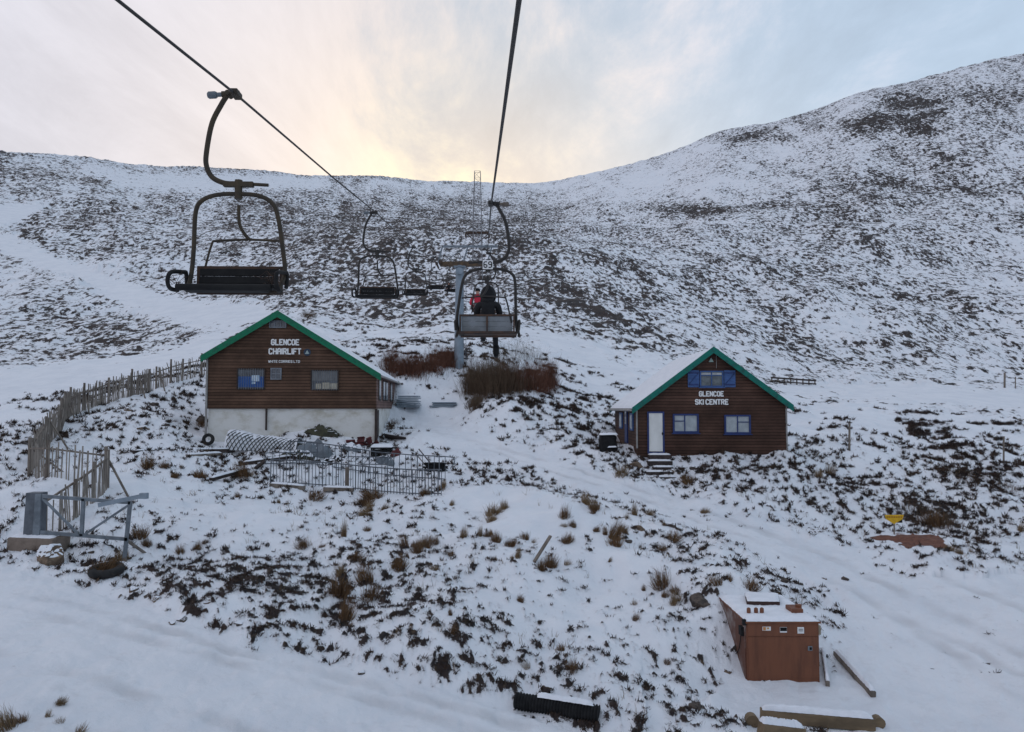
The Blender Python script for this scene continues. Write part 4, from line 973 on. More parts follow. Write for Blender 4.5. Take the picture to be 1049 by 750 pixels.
def seated_person(label, jacket, trousers, hood_up=True, hat=None, elbow_out=0.0):
    """local: seat surface at z=0, person faces -Y"""
    root = empty('person', (0, 0, 0), label, 'person', None)
    J = {'pelvis': ((0, 0.02, 0.11), (0.17, 0.125)), 'waist': ((0, 0.05, 0.26), (0.155, 0.115)), 'chest': ((0, 0.04, 0.44), (0.185, 0.125)), 'collar': ((0, 0.01, 0.56), (0.13, 0.09)), 'neck': ((0, -0.01, 0.63), 0.06),
         'jaw': ((0, -0.035, 0.70), (0.07, 0.085)), 'skull': ((0, -0.03, 0.80), (0.078, 0.098)), 'crown': ((0, -0.02, 0.865), (0.05, 0.06))}
    E = [('pelvis', 'waist'), ('waist', 'chest'), ('chest', 'collar'), ('collar', 'neck'), ('neck', 'jaw'), ('jaw', 'skull'), ('skull', 'crown')]
    LEG = {-1: (-0.15, -0.42, -0.36), 1: (0.13, -0.84, -0.02)}      # one leg hangs, the other rests on the footrest
    for s_, n_ in ((-1, 'l'), (1, 'r')):
        J.update({n_ + 'sh': ((s_ * 0.20, 0.02, 0.53), 0.082), n_ + 'el': ((s_ * (0.29 + elbow_out), -0.10, 0.29), 0.062), n_ + 'wr': ((s_ * 0.20, -0.31, 0.23), 0.042), n_ + 'pa': ((s_ * 0.17, -0.38, 0.215), (0.040, 0.022)),
                  n_ + 'hip': ((s_ * 0.10, -0.04, 0.085), 0.098), n_ + 'kn': ((s_ * 0.13, -0.46, 0.08 if s_ < 0 else 0.12), 0.072), n_ + 'an': (LEG[s_], 0.05), })
        E += [('collar', n_ + 'sh'), (n_ + 'sh', n_ + 'el'), (n_ + 'el', n_ + 'wr'), (n_ + 'wr', n_ + 'pa'), ('pelvis', n_ + 'hip'), (n_ + 'hip', n_ + 'kn'), (n_ + 'kn', n_ + 'an')]
        for q_, (ox, ln) in enumerate(((-0.027, .075), (-0.009, .085), (0.009, .08), (0.026, .06))):
            a = Vector((s_ * 0.17 + ox, -0.405, 0.213)); J[f'{n_}f{q_}a'] = (tuple(a + Vector((0, -ln * .5, -0.004))), 0.0095); J[f'{n_}f{q_}b'] = (tuple(a + Vector((0, -ln * .8, -0.035))), 0.0085)
            E += [(n_ + 'pa', f'{n_}f{q_}a'), (f'{n_}f{q_}a', f'{n_}f{q_}b')]
        J[n_ + 'ta'] = ((s_ * 0.17 - s_ * 0.045, -0.385, 0.215), 0.011); J[n_ + 'tb'] = ((s_ * 0.17 - s_ * 0.055, -0.43, 0.195), 0.0095)
        E += [(n_ + 'pa', n_ + 'ta'), (n_ + 'ta', n_ + 'tb')]
    m_ = skinned('body', J, E)
    for mm in (jacket, trousers, SKIN): m_.materials.append(mm)
    for p in m_.polygons:
        c_ = p.center
        k = 0
        if c_.z > 0.66 and abs(c_.x) < 0.12: k = 2
        elif c_.y < -0.335 and c_.z > 0.14 and abs(c_.x) < 0.26 and abs(c_.x) > 0.09: k = 2
        elif c_.z < 0.10 or (c_.z < 0.2 and c_.y < -0.16 and (abs(c_.x) < .2 and c_.z < .14 or c_.y < -.44)): k = 1
        p.material_index = k
    b = bpy.data.objects.new('body', m_); col.objects.link(b); b.parent = root
    # face: nose, eyes, mouth, ears grown as one small mesh on the head
    fc = MB()
    fc.add([(0, -0.135, 0.775), (-0.014, -0.125, 0.75), (0.014, -0.125, 0.75), (0, -0.155, 0.752), (0, -0.12, 0.80)], [(0, 1, 3), (0, 3, 2), (1, 2, 3), (4, 1, 0), (4, 0, 2)], True)
    for s_ in (-1, 1): fc.tube([(s_ * 0.082, -0.03, 0.745), (s_ * 0.09, -0.02, 0.775), (s_ * 0.084, -0.015, 0.80)], [0.010, 0.016, 0.012], 6)
    fc.m = 1
    for s_ in (-1, 1): fc.tube([(s_ * 0.032, -0.112, 0.785), (s_ * 0.032, -0.126, 0.785)], 0.010, 8)
    fc.box((0, -0.118, 0.722), (0.05, 0.008, 0.008))
    fc.build('face', [SKIN, BLACK], root, local=True)
    for s_ in (-1, 1):
        an_ = Vector(LEG[s_]); dn = Vector((0, 0.0, -1)) if s_ < 0 else Vector((0, -0.9, -0.43)); fw = Vector((0.0, -1, -0.1)) if s_ < 0 else Vector((0, -0.35, 0.93))
        bt = MB(); bt.tube(arc([an_ - dn * .12, an_, an_ + dn * .06]), 0.062, 10); q_ = an_ + dn * .07; bt.tube([q_ - fw * .055, q_ + fw * .05, q_ + fw * .15, q_ + fw * .195], [0.046, 0.052, 0.045, 0.025], 10)
        bt.build('boot', BLACK, root, local=True)
    hd = MB()
    if hood_up:
        n_, m2 = 14, 10; vs = []; fs = []
        for j in range(m2):
            ph = -0.25 * math.pi + (0.75 * math.pi) * j / (m2 - 1)
            for i in range(n_):
                th = math.pi * (0.0 + i / (n_ - 1)) ; tt = th
                x_ = math.cos(tt) * 0.135 * math.cos(ph * 0.72); y_ = 0.015 + math.sin(tt) * 0.14 * math.cos(ph * 0.72) - 0.055; z_ = 0.765 + 0.15 * math.sin(ph)
                vs.append((x_, y_, z_))
        for j in range(m2 - 1):
            for i in range(n_ - 1): k = j * n_ + i; fs.append((k, k + 1, k + n_ + 1, k + n_))
        # brim closing forward over the head
        hd.add(vs, fs, True); hd.tube(arc([(-0.125, -0.055, 0.66), (-0.137, -0.075, 0.76), (-0.085, -0.09, 0.885), (0, -0.095, 0.92), (0.085, -0.09, 0.885), (0.137, -0.075, 0.76), (0.125, -0.055, 0.66)]), 0.024, 8)
        hd.tube([(0, 0.03, 0.90), (0, -0.09, 0.918)], [0.05, 0.03], 8)
        hd.tube([(-0.11, 0.03, 0.62), (0, 0.09, 0.61), (0.11, 0.03, 0.62)], 0.05, 8)
        ho = hd.build('hood', jacket, root, local=True); so = ho.modifiers.new('solid', 'SOLIDIFY'); so.thickness = 0.02
    else:
        hd.tube([(0, -0.03, 0.79), (0, -0.025, 0.84), (0, -0.022, 0.885), (0, -0.02, 0.905)], [0.104, 0.100, 0.075, 0.02], 14); hd.build('hat', hat or jacket, root, local=True)
    return root
BLKJ = mat('black_jacket', (0.010, 0.010, 0.012), (0.018, 0.018, 0.02), 6, 0.8, 0.3)
DKTR = mat('dark_trousers', (0.014, 0.015, 0.02), (0.022, 0.023, 0.028), 6, 0.8)
def sit(o, chair, lx, ly=-0.16, lz=0.085):
    """put a person on a chair's seat; lx is the seat's own x"""
    M_ = Matrix.Translation(chair.location) @ Matrix.Rotation(chair.rotation_euler[2], 4, 'Z')
    o.location = M_ @ Vector((lx, ly, lz)); o.rotation_euler = (0, 0, chair.rotation_euler[2])
pm = seated_person('hooded person in black seen from behind on the occupied chair, one leg hanging down', BLKJ, DKTR, True, elbow_out=-0.05)
sit(pm, r1, 0.06); pm.scale = (0.9, 0.9, 0.9)
pr = seated_person('person in a red jacket on the next chair beyond the hooded one', REDM, DKTR, False, BLACK); sit(pr, r2c, 0.40)
pf = copy_tree(pm); pf['label'] = 'tiny dark seated figure on the farthest chair by the pylon'; sit(pf, c5, -0.15)

# ------------------------------------------------------------------ fences
def paling_fence(base_pts, tops, label, posts, seed, lean=0.06, miss=0.06, rails=(0.82,), H=1.2, step=0.085, struts=(), double=False):
    """base_pts: ground points; palings follow them; posts: fractions along the run"""
    rr = random.Random(seed)
    base_pts = [Vector(p) for p in base_pts]
    seg = [(b - a).length for a, b in zip(base_pts[:-1], base_pts[1:])]; tot = sum(seg)
    def along(t):
        s_ = max(0, min(1, t)) * tot
        for a, b, l in zip(base_pts[:-1], base_pts[1:], seg):
            if s_ <= l: p = a + (b - a) * (s_ / l); break
            s_ -= l
        else: p = base_pts[-1].copy()
        p.z = ground(p.x, p.y); return p
    root = empty('paling_fence', base_pts[0], label, 'fence', 'wooden paling fences by the left hut')
    pan = MB(); n_ = int(tot / step)
    for i in range(n_):
        t = (i + rr.uniform(-0.3, 0.3)) / n_
        if rr.random() < miss: continue
        p = along(t); q_ = along(t + 0.01) - p if t < 0.98 else p - along(t - 0.01)
        d_ = Vector((q_.x, q_.y, 0)).normalized() if q_.length > 1e-6 else Vector((1, 0, 0)); nn = Vector((-d_.y, d_.x, 0))
        h = H * rr.uniform(0.88, 1.10); w = rr.uniform(0.03, 0.065)
        top = p + Vector((0, 0, h)) + d_ * rr.gauss(0, lean * 1.3) + nn * rr.gauss(0.02, lean * 0.9)
        b0 = p + nn * 0.055 - Vector((0, 0, 0.06))
        M0 = (top - b0).normalized()
        pan.bar(b0, top, w, 0.022, up=tuple(nn))
    if double:
        for i in range(n_ // 2):
            t = rr.random(); p = along(t); q_ = along(min(t + 0.01, 1)) - along(max(t - .01, 0)); d_ = Vector((q_.x, q_.y, 0)).normalized(); nn = Vector((-d_.y, d_.x, 0))
            pan.bar(p - nn * .05 - Vector((0, 0, .05)), p - nn * .05 + Vector((0, 0, H * rr.uniform(.8, 1.0))) + d_ * rr.gauss(0, .12), 0.035, 0.02, up=tuple(nn))
    pan.build('palings', PALE, root)
    for f_ in rails:
        pts = [along(t) + Vector((0, 0, H * f_)) for t in np.linspace(0, 1, max(3, int(tot / 1.6)))]
        rl = MB()
        for a, b in zip(pts[:-1], pts[1:]): rl.bar(a, b, 0.06, 0.06)
        rl.build('rail', OLDWOOD, root)
    for t in posts:
        p = along(t); hh = H * rr.uniform(1.05, 1.22)
        MB().tube([p - Vector((0, 0, 0.4)), p + Vector((rr.uniform(-.05, .05), rr.uniform(-.04, .04), hh))], [0.075, 0.065], 8).build('post', OLDWOOD, root)
    for t, dx, dy in struts:
        p = along(t); q_ = Vector((p.x + dx, p.y + dy, 0)); q_.z = ground(q_.x, q_.y) - 0.05
        MB().bar(p + Vector((0, 0, H * 0.85)), q_, 0.07, 0.05).build('strut', OLDWOOD, root)
    return root
paling_fence([at(u, v) for u, v in ((156, 401), (130, 407), (105, 415), (84, 421), (70, 428), (63, 440))], None, 'long grey paling fence curving across the snow from the left of the timber hut', (0.03, 0.17, 0.31, 0.45, 0.6, 0.74, 0.88, 1.0), 1, H=1.42, miss=0.04, struts=((0.12, .9, -.9), (0.45, .9, -1.0), (0.72, .9, -.8)), double=True)
paling_fence([at(u, v) for u, v in ((210, 384), (198, 386.5), (188, 389), (172, 394), (160, 398))], None, 'broken paling fence with gaps, between the long fence and the timber hut', (0.05, 0.4, 0.7, 1.0), 2, lean=0.12, miss=0.28, H=1.35, struts=((0.95, .8, -.8),))
paling_fence([at(u, v) for u, v in ((63, 440), (52, 452), (42, 466), (31, 484))], None, 'tangled stretch of paling fence dropping steeply to the tall corner post', (0.0, 0.5, 1.0), 3, lean=0.14, H=1.35, double=True, struts=((0.4, 1.2, -.3),))
paling_fence([at(u, v) for u, v in ((30, 488), (50, 490), (70, 493), (90, 495), (111, 497))], None, 'short straight paling fence with stout posts above the steel gate', (0.0, 0.47, 0.98), 4, lean=0.03, H=1.28, rails=(0.86,), step=0.15, struts=((0.98, 1.1, -.4), (0.05, 1.2, .3)))
paling_fence([at(u, v) for u, v in ((110, 499), (95, 515), (78, 530), (64, 542), (46, 549))], None, 'paling fence running down behind the steel gate', (0.0, 0.33, 0.68, 1.0), 5, lean=0.05, H=1.25, rails=(0.88,), step=0.12, miss=0.1)

# ------------------------------------------------------------------ steel gate
gd = 24.0
gt = empty('field_gate', P(85, 560, gd), 'galvanised steel gate with diagonal braces and a long lever arm above the track', 'gate')
def bars(lst, w, h): 
    m_ = MB()
    for a, b in lst: m_.bar(P(a[0], a[1], gd), P(b[0], b[1], gd), w, h)
    return m_
pp = MB(); pp.prism([P(23, 551, gd), P(39, 551, gd), P(41, 505, gd), P(26.5, 505, gd)], (0, 0.40, 0)).build('gate_post', STEELD, gt, bevel=0.015)
pc = MB(); pc.prism([P(34, 550, gd - .012), P(41, 550, gd - .012), P(43, 506, gd - .012), P(37, 506, gd - .012)], (0, -0.05, 0)); pc.build('hinge_plate', STEELG, gt)
bars([((41, 508), (134, 515)), ((40, 545), (131, 552.5)), ((133.5, 514), (127, 577)), ((85.5, 511), (83.5, 549))], 0.085, 0.10).build('gate_frame', STEELG, gt)
bars([((43, 510), (80, 547)), ((131, 518), (86, 548))], 0.07, 0.06).build('brace', STEELG, gt)
m_ = MB(); m_.bar(P(101, 517.5, gd - 0.1), P(151, 507, gd - 0.1), 0.09, 0.13); m_.box(P(147.5, 508, gd - .1), (0.22, 0.16, 0.17)); m_.build('lever_arm', STEELB, gt)
pb = MB(); pb.tube([P(128, 572, gd), P(126, 592, gd)], 0.07, 8).build('foot_post', OLDWOOD, gt)
sp_ = MB(); sp_.bar(P(129, 553, gd + .1), P(149, 567, gd + 0.9), 0.07, 0.07).build('prop', OLDWOOD, gt)
# concrete block under the gate post, rock, tub
a = P(4, 571, 23.6)
cb = empty('concrete_block', P(28, 575, 23.6), 'square brown concrete block under the steel gate post, topped with snow', 'block')
cbb = MB().prism([P(5, 582, 23.6), P(51, 584, 23.4), P(54, 552.5, 23.6), P(7, 551, 23.8)], (0, 1.0, 0.06)); cbb.build('block', CONC, cb, bevel=0.04)
sn = MB(); snow_slab(sn, P(8, 551, 23.85), P(53, 552.5, 23.65), P(53, 552.5, 23.65) + Vector((0, .9, .055)), P(8, 551, 23.85) + Vector((0, .9, .055)), 0.06, seed=5, nx=18, ny=8); sn.build('snow_cover', SNOW, cb)

def rock_mesh(seed, n_=2):
    bm = bmesh.new(); bmesh.ops.create_icosphere(bm, subdivisions=4, radius=1.0)
    rr = np.random.default_rng(seed); 
    planes = rr.normal(size=(9, 3)); planes /= np.linalg.norm(planes, axis=1)[:, None]; off = rr.uniform(0.55, 0.9, 9)
    for v in bm.verts:
        p = np.array(v.co); 
        for pn, of in zip(planes, off):
            dd = p @ pn - of
            if dd > 0: p = p - pn * dd
        p = p * (1 + 0.07 * math.sin(7 * p[0] + seed) * math.cos(6 * p[1] + 2 * p[2]) + 0.05 * math.sin(15 * p[0] + 11 * p[2] + seed) * math.cos(13 * p[1])); v.co = p
    me_ = bpy.data.meshes.new('rock'); bm.to_mesh(me_); bm.free(); return me_
ROCKS = [rock_mesh(s) for s in (3, 8, 15, 21, 34)]
def snow_cap(me_src, seed):
    """upper faces of a rock, lifted a little: the snow lying on it"""
    bm = bmesh.new(); bm.from_mesh(me_src); bm.normal_update()
    rr = random.Random(seed)
    dele = [f for f in bm.faces if f.normal.z < 0.45 or f.calc_center_median().z < 0.05]
    bmesh.ops.delete(bm, geom=dele, context='FACES')
    for v in bm.verts:
        b = any(e.is_boundary for e in v.link_edges); v.co += Vector((0, 0, 0.02 if b else 0.13 + rr.uniform(-.02, .02)))
    for f in bm.faces: f.smooth = True
    m = bpy.data.meshes.new('snow_cover'); bm.to_mesh(m); bm.free(); m.materials.append(SNOW); return m
CAPS = [snow_cap(m, i) for i, m in enumerate(ROCKS)]
for i, m in enumerate(ROCKS): m.materials.append(ROCK if i % 2 == 0 else ROCKB)
def rock(u, v, wpx, label=None, k=0, cap=True, hs=0.55, group='small rocks poking through the snow', lift=0.08, name='rock'):
    p = at(u, v); s_ = wpx * p.y / F / 2 * 1.1
    o = bpy.data.objects.new(name, ROCKS[k % 5]); col.objects.link(o)
    rz = random.uniform(0, 6.28); o.rotation_euler = (0, 0, rz); o.scale = (s_, s_ * 0.85, s_ * hs * 1.2)
    o.location = (p.x, p.y + s_ * .4, p.z + s_ * lift)
    tag(o, label or 'small brown grey rock half covered by snow', 'rock', group if not label else None)
    if cap:
        c_ = bpy.data.objects.new('snow_cover', CAPS[k % 5]); col.objects.link(c_); c_.parent = o
    return o
rock(50, 577, 32, 'large boulder with a white snow cap beside the concrete block', 1, True, 0.7, lift=0.32)
for i, (u, v, w, cp_) in enumerate(((93, 567, 6, 0), (146, 440, 12, 1), (205, 432, 16, 0), (130, 421, 9, 1), (168, 436, 10, 1), (157, 416, 10, 0), (651, 478, 15, 0), (602, 452, 6, 0), (655, 543, 11, 0), (644, 556, 9, 0), (688, 540, 12, 1), (780, 594, 7, 0), (806, 597, 12, 0), (818, 600, 8, 1), (866, 594, 9, 0), (712, 727, 14, 0), (745, 689, 9, 1), (719, 620, 26, 0),
      (690, 484, 8, 1), (700, 480, 8, 1), (712, 481, 10, 1), (175, 640, 9, 1), (186, 636, 12, 1), (213, 618, 10, 1), (245, 640, 11, 1), (268, 650, 8, 1), (135, 606, 12, 1), (150, 612, 9, 0), (160, 616, 11, 1), (370, 690, 8, 1), (716, 505, 5, 0), (896, 508, 6, 0), (894, 536, 5, 1), (622, 421, 5, 1), (607, 470, 6, 0), (752, 575, 5, 0), (845, 593, 5, 1))):
    rock(u, v, w, None, i, bool(cp_))

def tyre(loc, r, label, tilt, rzz, rim=0.55):
    root = empty('tyre', loc, label, 'tyre', None)
    n_ = 36; prof = [(r * rim, -.09), (r * .75, -.115), (r * .95, -.10), (r, -.05), (r, .05), (r * .95, .10), (r * .75, .115), (r * rim, .09)]
    M_ = Matrix.Translation(loc) @ Matrix.Rotation(rzz, 4, 'Z') @ Matrix.Rotation(tilt, 4, 'X')
    vs = []; fs = []; m2 = len(prof)
    for i in range(n_):
        t = 2 * math.pi * i / n_; tr = 1.0 + (0.015 if i % 2 else 0)
        for pr_, pz in prof: vs.append(M_ @ Vector((math.cos(t) * pr_ * tr, math.sin(t) * pr_ * tr, pz)))
    for i in range(n_):
        for j in range(m2):
            a_ = i * m2 + j; b_ = i * m2 + (j + 1) % m2; c2 = ((i + 1) % n_) * m2 + (j + 1) % m2; d2 = ((i + 1) % n_) * m2 + j; fs.append((a_, d2, c2, b_))
    MB().add(vs, fs, True).build('rubber', RUBBER, root)
    return root
p = at(104, 592); tyre(p + Vector((0, .25, 0.16)), 0.46, 'old black tyre lying in the snow below the gate', R(8), 0)
p = at(216, 456); tyre(p + Vector((-.1, -.12, 0.32)), 0.32, 'black tyre leaning at the left corner of the white hut base', R(80), R(8), 0.5)

# ------------------------------------------------------------------ railings in front of the left hut
def railing(pts_px, H, label, gap, seed, gapmiss=0.05, feet=True):
    rr = random.Random(seed)
    pts = [at(u, v) for u, v in pts_px]; seg = [(b - a).length for a, b in zip(pts[:-1], pts[1:])]; tot = sum(seg)
    def al(t):
        s_ = t * tot
        for a, b, l in zip(pts[:-1], pts[1:], seg):
            if s_ <= l + 1e-6: return a + (b - a) * (s_ / l)
            s_ -= l
        return pts[-1]
    root = empty('railing', pts[0], label, 'railing', None)
    n_ = int(tot / gap)
    m1 = MB()
    for i in range(n_ + 1):
        if rr.random() < gapmiss: continue
        p = al(i / n_); w = 0.022 if i % 4 else 0.034
        m1.tube([p + Vector((0, 0, 0.02)), p + Vector((rr.gauss(0, .015), 0, H))], w * 0.72, 6)
    m1.build('bars', STEELD, root)
    for hh in (H, ):
        MB().tube([al(t) + Vector((0, 0, hh)) for t in np.linspace(0, 1, 24)], 0.026, 6).build('top_rail', STEELD, root)
    MB().tube([al(t) + Vector((0, 0, 0.10)) for t in np.linspace(0, 1, 24)], 0.022, 6).build('bottom_rail', STEELD, root)
    return root, al
r_, al = railing([(277, 496), (310, 497.5), (345, 500), (385, 505), (425, 508), (452, 508)], 1.12, 'front grey steel railing with close upright bars above the snowy bank', 0.15, 1, 0.0)
p = al(0.43); MB().box(p + Vector((0, 0, .45)), (0.16, 0.12, 1.1)).build('post', OLDWOOD, r_)
r_, al = railing([(297, 476), (320, 477), (345, 481), (385, 487), (425, 491), (456, 493)], 1.15, 'rear grey steel railing, taller and looping back at its right end', 0.34, 2, 0.0)
p = al(1.0); MB().tube(arc([p + Vector((0, 0, 1.15)), p + Vector((0.35, -.1, 1.1)), p + Vector((0.45, -.15, 0.9)), p + Vector((0.25, -.2, 0.6))]), 0.024, 6).build('end_loop', STEELG, r_)
# a crumpled section of railing lying behind
def bent_frame(u, v, w, h, rz, tilt, label):
    p = at(u, v); root = empty('bent_railing_section', p, label, 'railing', None)
    M_ = Matrix.Translation(p + Vector((0, 0, .12))) @ Matrix.Rotation(rz, 4, 'Z') @ Matrix.Rotation(tilt, 4, 'X')
    m = MB(); 
    for k in range(9): m.tube([M_ @ Vector((-w / 2 + w * k / 8, 0, 0)), M_ @ Vector((-w / 2 + w * k / 8 + .05, 0, h))], 0.016, 5)
    m.tube([M_ @ Vector((-w / 2, 0, 0)), M_ @ Vector((w / 2, 0, 0))], 0.024, 6); m.tube([M_ @ Vector((-w / 2, 0, h)), M_ @ Vector((w / 2, 0, h))], 0.024, 6)
    m.build('frame', STEELD, root)
bent_frame(300, 477, 2.6, 1.0, R(18), R(-62), 'loose railing section lying tilted behind the front railing')
bent_frame(372, 478, 2.4, 0.9, R(-12), R(-70), 'loose railing section lying flat below the red scrap')

# ------------------------------------------------------------------ heap of material in front of the left hut
nt_p = at(268, 462)
nr = empty('mesh_roll', nt_p, 'long roll of diagonal netting under snow, heaped against the white hut base', 'netting')
m = MB(); w_, ln = 0.85, 3.7
def roll_pt(t, an, k=1.0): # t along, an around 0..pi
    wob = 1 + 0.10 * math.sin(5 * t + 1.3) + 0.05 * math.sin(13 * t)
    return nt_p + Vector((-ln / 2 + ln * t, 0.55 - math.cos(an) * w_ * k * wob + .18 * math.sin(3 * t), math.sin(an) * 0.92 * k * wob * (1 - 0.22 * t) + 0.02 - 0.1 * t))
for sgn in (1, -1):
    for k in range(-8, 20):
        pts = []
        for j in range(12):
            an = math.pi * j / 11; t = k / 18.0 + sgn * (j / 11.0) * 0.42 + (0.42 if sgn < 0 else 0) - 0.1
            if 0 <= t <= 1: pts.append(roll_pt(t, an, 1.02 + 0.01 * sgn))
        if len(pts) > 2: m.tube(pts, 0.024 if sgn > 0 else 0.014, 4)
m.build('netting', mat('netting_green_black', (0.035, 0.038, 0.032), (0.02, 0.02, 0.02), 5, 0.8), nr)
sm_ = MB(); vs = []; fs = []; rr = random.Random(6)
for i in range(40):
    for j in range(14):
        an = 0.05 + (math.pi - 0.1) * j / 13; vs.append(roll_pt(i / 39, an, 0.955 + 0.10 * sstep(0.75, 1.25, an + rr.uniform(-.25, .25)) + rr.uniform(-.015, .02)))
for i in range(39):
    for j in range(13): k = i * 14 + j; fs.append((k, k + 1, k + 15, k + 14))
sm_.add(vs, fs, True); sm_.build('snow_cover', SNOW, nr)
def heap(u, v, wx, wy, h, matt, label, name, cat, seed, snow=0.0, rug=0.25, group=None, k_=0.55):
    p = at(u, v); root = empty(name, p, label, cat, group)
    n_, m2 = 34, 24; rr = random.Random(seed); ph = [rr.uniform(0, 6.28) for _ in range(10)]
    V_ = []; 
    for j in range(m2):
        for i in range(n_):
            x = -1 + 2 * i / (n_ - 1); y = -1 + 2 * j / (m2 - 1)
            e = max(0, 1 - abs(x) ** 2.6) ** k_ * max(0, 1 - abs(y) ** 2.6) ** k_
            z = e * h * (1 + rug * (math.sin(4 * x + ph[0]) * math.cos(3.2 * y + ph[1]) + .6 * math.sin(9 * x + 5 * y + ph[2]) + .35 * math.sin(17 * x - 11 * y + ph[3])))
            V_.append(p + Vector((x * wx / 2, wy / 2 + y * wy / 2, z - 0.05)))
    F_ = [(j * n_ + i, j * n_ + i + 1, (j + 1) * n_ + i + 1, (j + 1) * n_ + i) for j in range(m2 - 1) for i in range(n_ - 1)]
    MB().add(V_, F_, True).build('cover', matt, root)
    if snow:
        keep = []; V2 = [q_ + Vector((0, 0, 0.035)) for q_ in V_]; zs = sorted(q_.z for q_ in V2)
        F2 = []
        for f in F_:
            a_, b_, c2, d2 = (V2[i] for i in f); nn = (c2 - a_).cross(d2 - b_).normalized()
            if abs(nn.z) > snow + rr.uniform(-.08, .08) and max(V_[i].z for i in f) - p.z > 0.08: F2.append(f)
        MB().add(V2, F2, True).build('snow_cover', SNOW, root)
    return root
TARP = mat('grey_tarpaulin', (0.15, 0.175, 0.20), (0.10, 0.115, 0.13), 2, 0.5, 0.3)
OLIVE = mat('olive_sheet', (0.06, 0.06, 0.035), (0.03, 0.03, 0.022), 3, 0.8, 0.3)
REDP = mat('dull_red_paint', (0.11, 0.020, 0.022), (0.05, 0.016, 0.016), 4, 0.6, 0.2)
heap(318, 468, 1.9, 1.3, 0.72, TARP, 'grey tarpaulin bundle in the middle of the scrap heap', 'tarpaulin_bundle', 'tarpaulin', 1, 0.93, 0.18)
heap(298, 470, 2.2, 1.0, 0.35, OLIVE, 'low olive sheet half under snow left of the grey tarpaulin', 'crumpled_sheet', 'sheet', 2, 0.72)
heap(293, 441, 0.9, 0.6, 0.45, OLIVE, 'dark olive bundle on top of the heap near the hut base', 'crumpled_sheet', 'sheet', 3, 0.9, group=None)
heap(326, 447, 2.2, 0.8, 0.5, OLIVE, 'long mossy bundle lying against the white hut base', 'crumpled_sheet', 'sheet', 4, 0.80)
heap(352, 462, 1.8, 1.2, 0.38, TARP, 'snow laden grey sheet between the tarpaulin and the red scrap', 'crumpled_sheet', 'sheet', 5, 0.62)
heap(392, 476, 1.1, 0.7, 0.42, TARP, 'grey wrapped bundle in front of the black crate', 'wrapped_bundle', 'bundle', 6, 0.85, 0.12)
heap(290, 456, 3.0, 1.1, 0.3, OLIVE, 'flattened dark sheet under the netting roll', 'crumpled_sheet', 'sheet', 7, 0.66)
heap(340, 474, 2.0, .8, 0.26, BLACK, 'flat black sheet poking out of the snow by the rear railing', 'crumpled_sheet', 'sheet', 8, 0.7)
# red scrap
p = at(372, 459); rs = empty('scrap_heap', p, 'heap of dull red machine guards near the right corner of the white base', 'scrap')
rr = random.Random(9)
for k, (dx, dz, w, h, rz, tx) in enumerate(((-0.75, .30, .5, .22, .2, .3), (-.2, .42, .45, .30, -.4, -.4), (.25, .36, .32, .36, .8, .2), (-.1, .18, .8, .18, .1, .1), (.55, .2, .5, .2, -.5, .3), (-1.0, .35, .25, .16, .5, .5), (.0, .30, .3, .3, 1.2, .6), (.4, .12, .5, .2, .3, -.5), (-.5, .14, .5, .18, -.7, .2))):
    M_ = (Matrix.Rotation(rz, 3, 'Z') @ Matrix.Rotation(tx, 3, 'X') @ Matrix.Rotation(rr.uniform(-.5, .5), 3, 'Y'))
    mm = MB(); mm.box(p + Vector((dx, .3 + .1 * k, dz)), (w, 0.06, h), M_); mm.box(p + Vector((dx, .24 + .1 * k, dz)) + M_ @ Vector((0, 0, h / 2)), (w, .16, .05), M_)
    mm.build('guard', REDP, rs, bevel=0.02)
heap(357, 455, 1.7, .7, 0.16, REDP, 'thin red panel under snow left of the machine guards', 'scrap_sheet', 'scrap', 10, 0.55)
p = at(406, 470); rg = heap(405, 468, 0.6, .5, 0.4, REDP, 'small crumpled red piece right of the black crate', 'red_scrap_piece', 'scrap', 11, 0)
# black crate stack with snow
p = at(390, 468); bc = empty('black_crate', p, 'black slatted crate under a slab of snow by the hut corner', 'crate')
m = MB()
for k in range(4): m.box(p + Vector((0, .4, 0.06 + k * .13)), (1.15, .8, 0.07), Matrix.Rotation(R(6), 3, 'Z'))
for sx in (-.5, 0, .5):
    for sy in (.08, .72): m.box(p + Vector((sx, sy, .25)), (.09, .09, .5), Matrix.Rotation(R(6), 3, 'Z'))
m.build('slats', BLACK, bc)
sn = MB(); snow_slab(sn, p + Vector((-.55, 0, .5)), p + Vector((.6, .05, .5)), p + Vector((.55, .85, .52)), p + Vector((-.6, .8, .52)), 0.14, seed=4, nx=16, ny=10); sn.build('snow_cover', SNOW, bc)
p = at(403, 452); lb = empty('leaning_board', p, 'dark board propped against the snow at the hut corner', 'board')
MB().box(p + Vector((.1, .1, .18)), (1.3, .7, .04), Matrix.Rotation(R(-25), 3, 'X') @ Matrix.Rotation(R(10), 3, 'Y')).build('board', DARKW, lb)
# dark wire coil and two sticks on the right
p = at(445, 484); co_ = empty('wire_coil', p, 'dark oval coil of wire mesh at the right end of the railings', 'coil')
m = MB(); rr = random.Random(3)
for k in range(26):
    r1_ = rr.uniform(.28, .62); zc = rr.uniform(.05, .42); m.tube([p + Vector((math.cos(t) * r1_ * 1.05, .3 + math.sin(t) * r1_ * .6, zc + .05 * math.sin(2 * t + k))) for t in np.linspace(0, 2 * math.pi, 20)[:-1]], 0.022, 4, closed=True)
m.build('coil', BLACK, co_)
for (u0, v0, u1, v1), lb in (((429, 460, 443, 473), 'thin dark pole leaning out of the wire coil'), ((427, 466, 436, 473), 'short pale stick beside the thin leaning pole')):
    b = at(u1, v1 + 4); a = P(u0, v0, b.y + .2); tag(MB().tube([a, b], 0.03, 6).build('pole', OLDWOOD if 'pale' in lb else DARKW, loc=b), lb, 'pole')
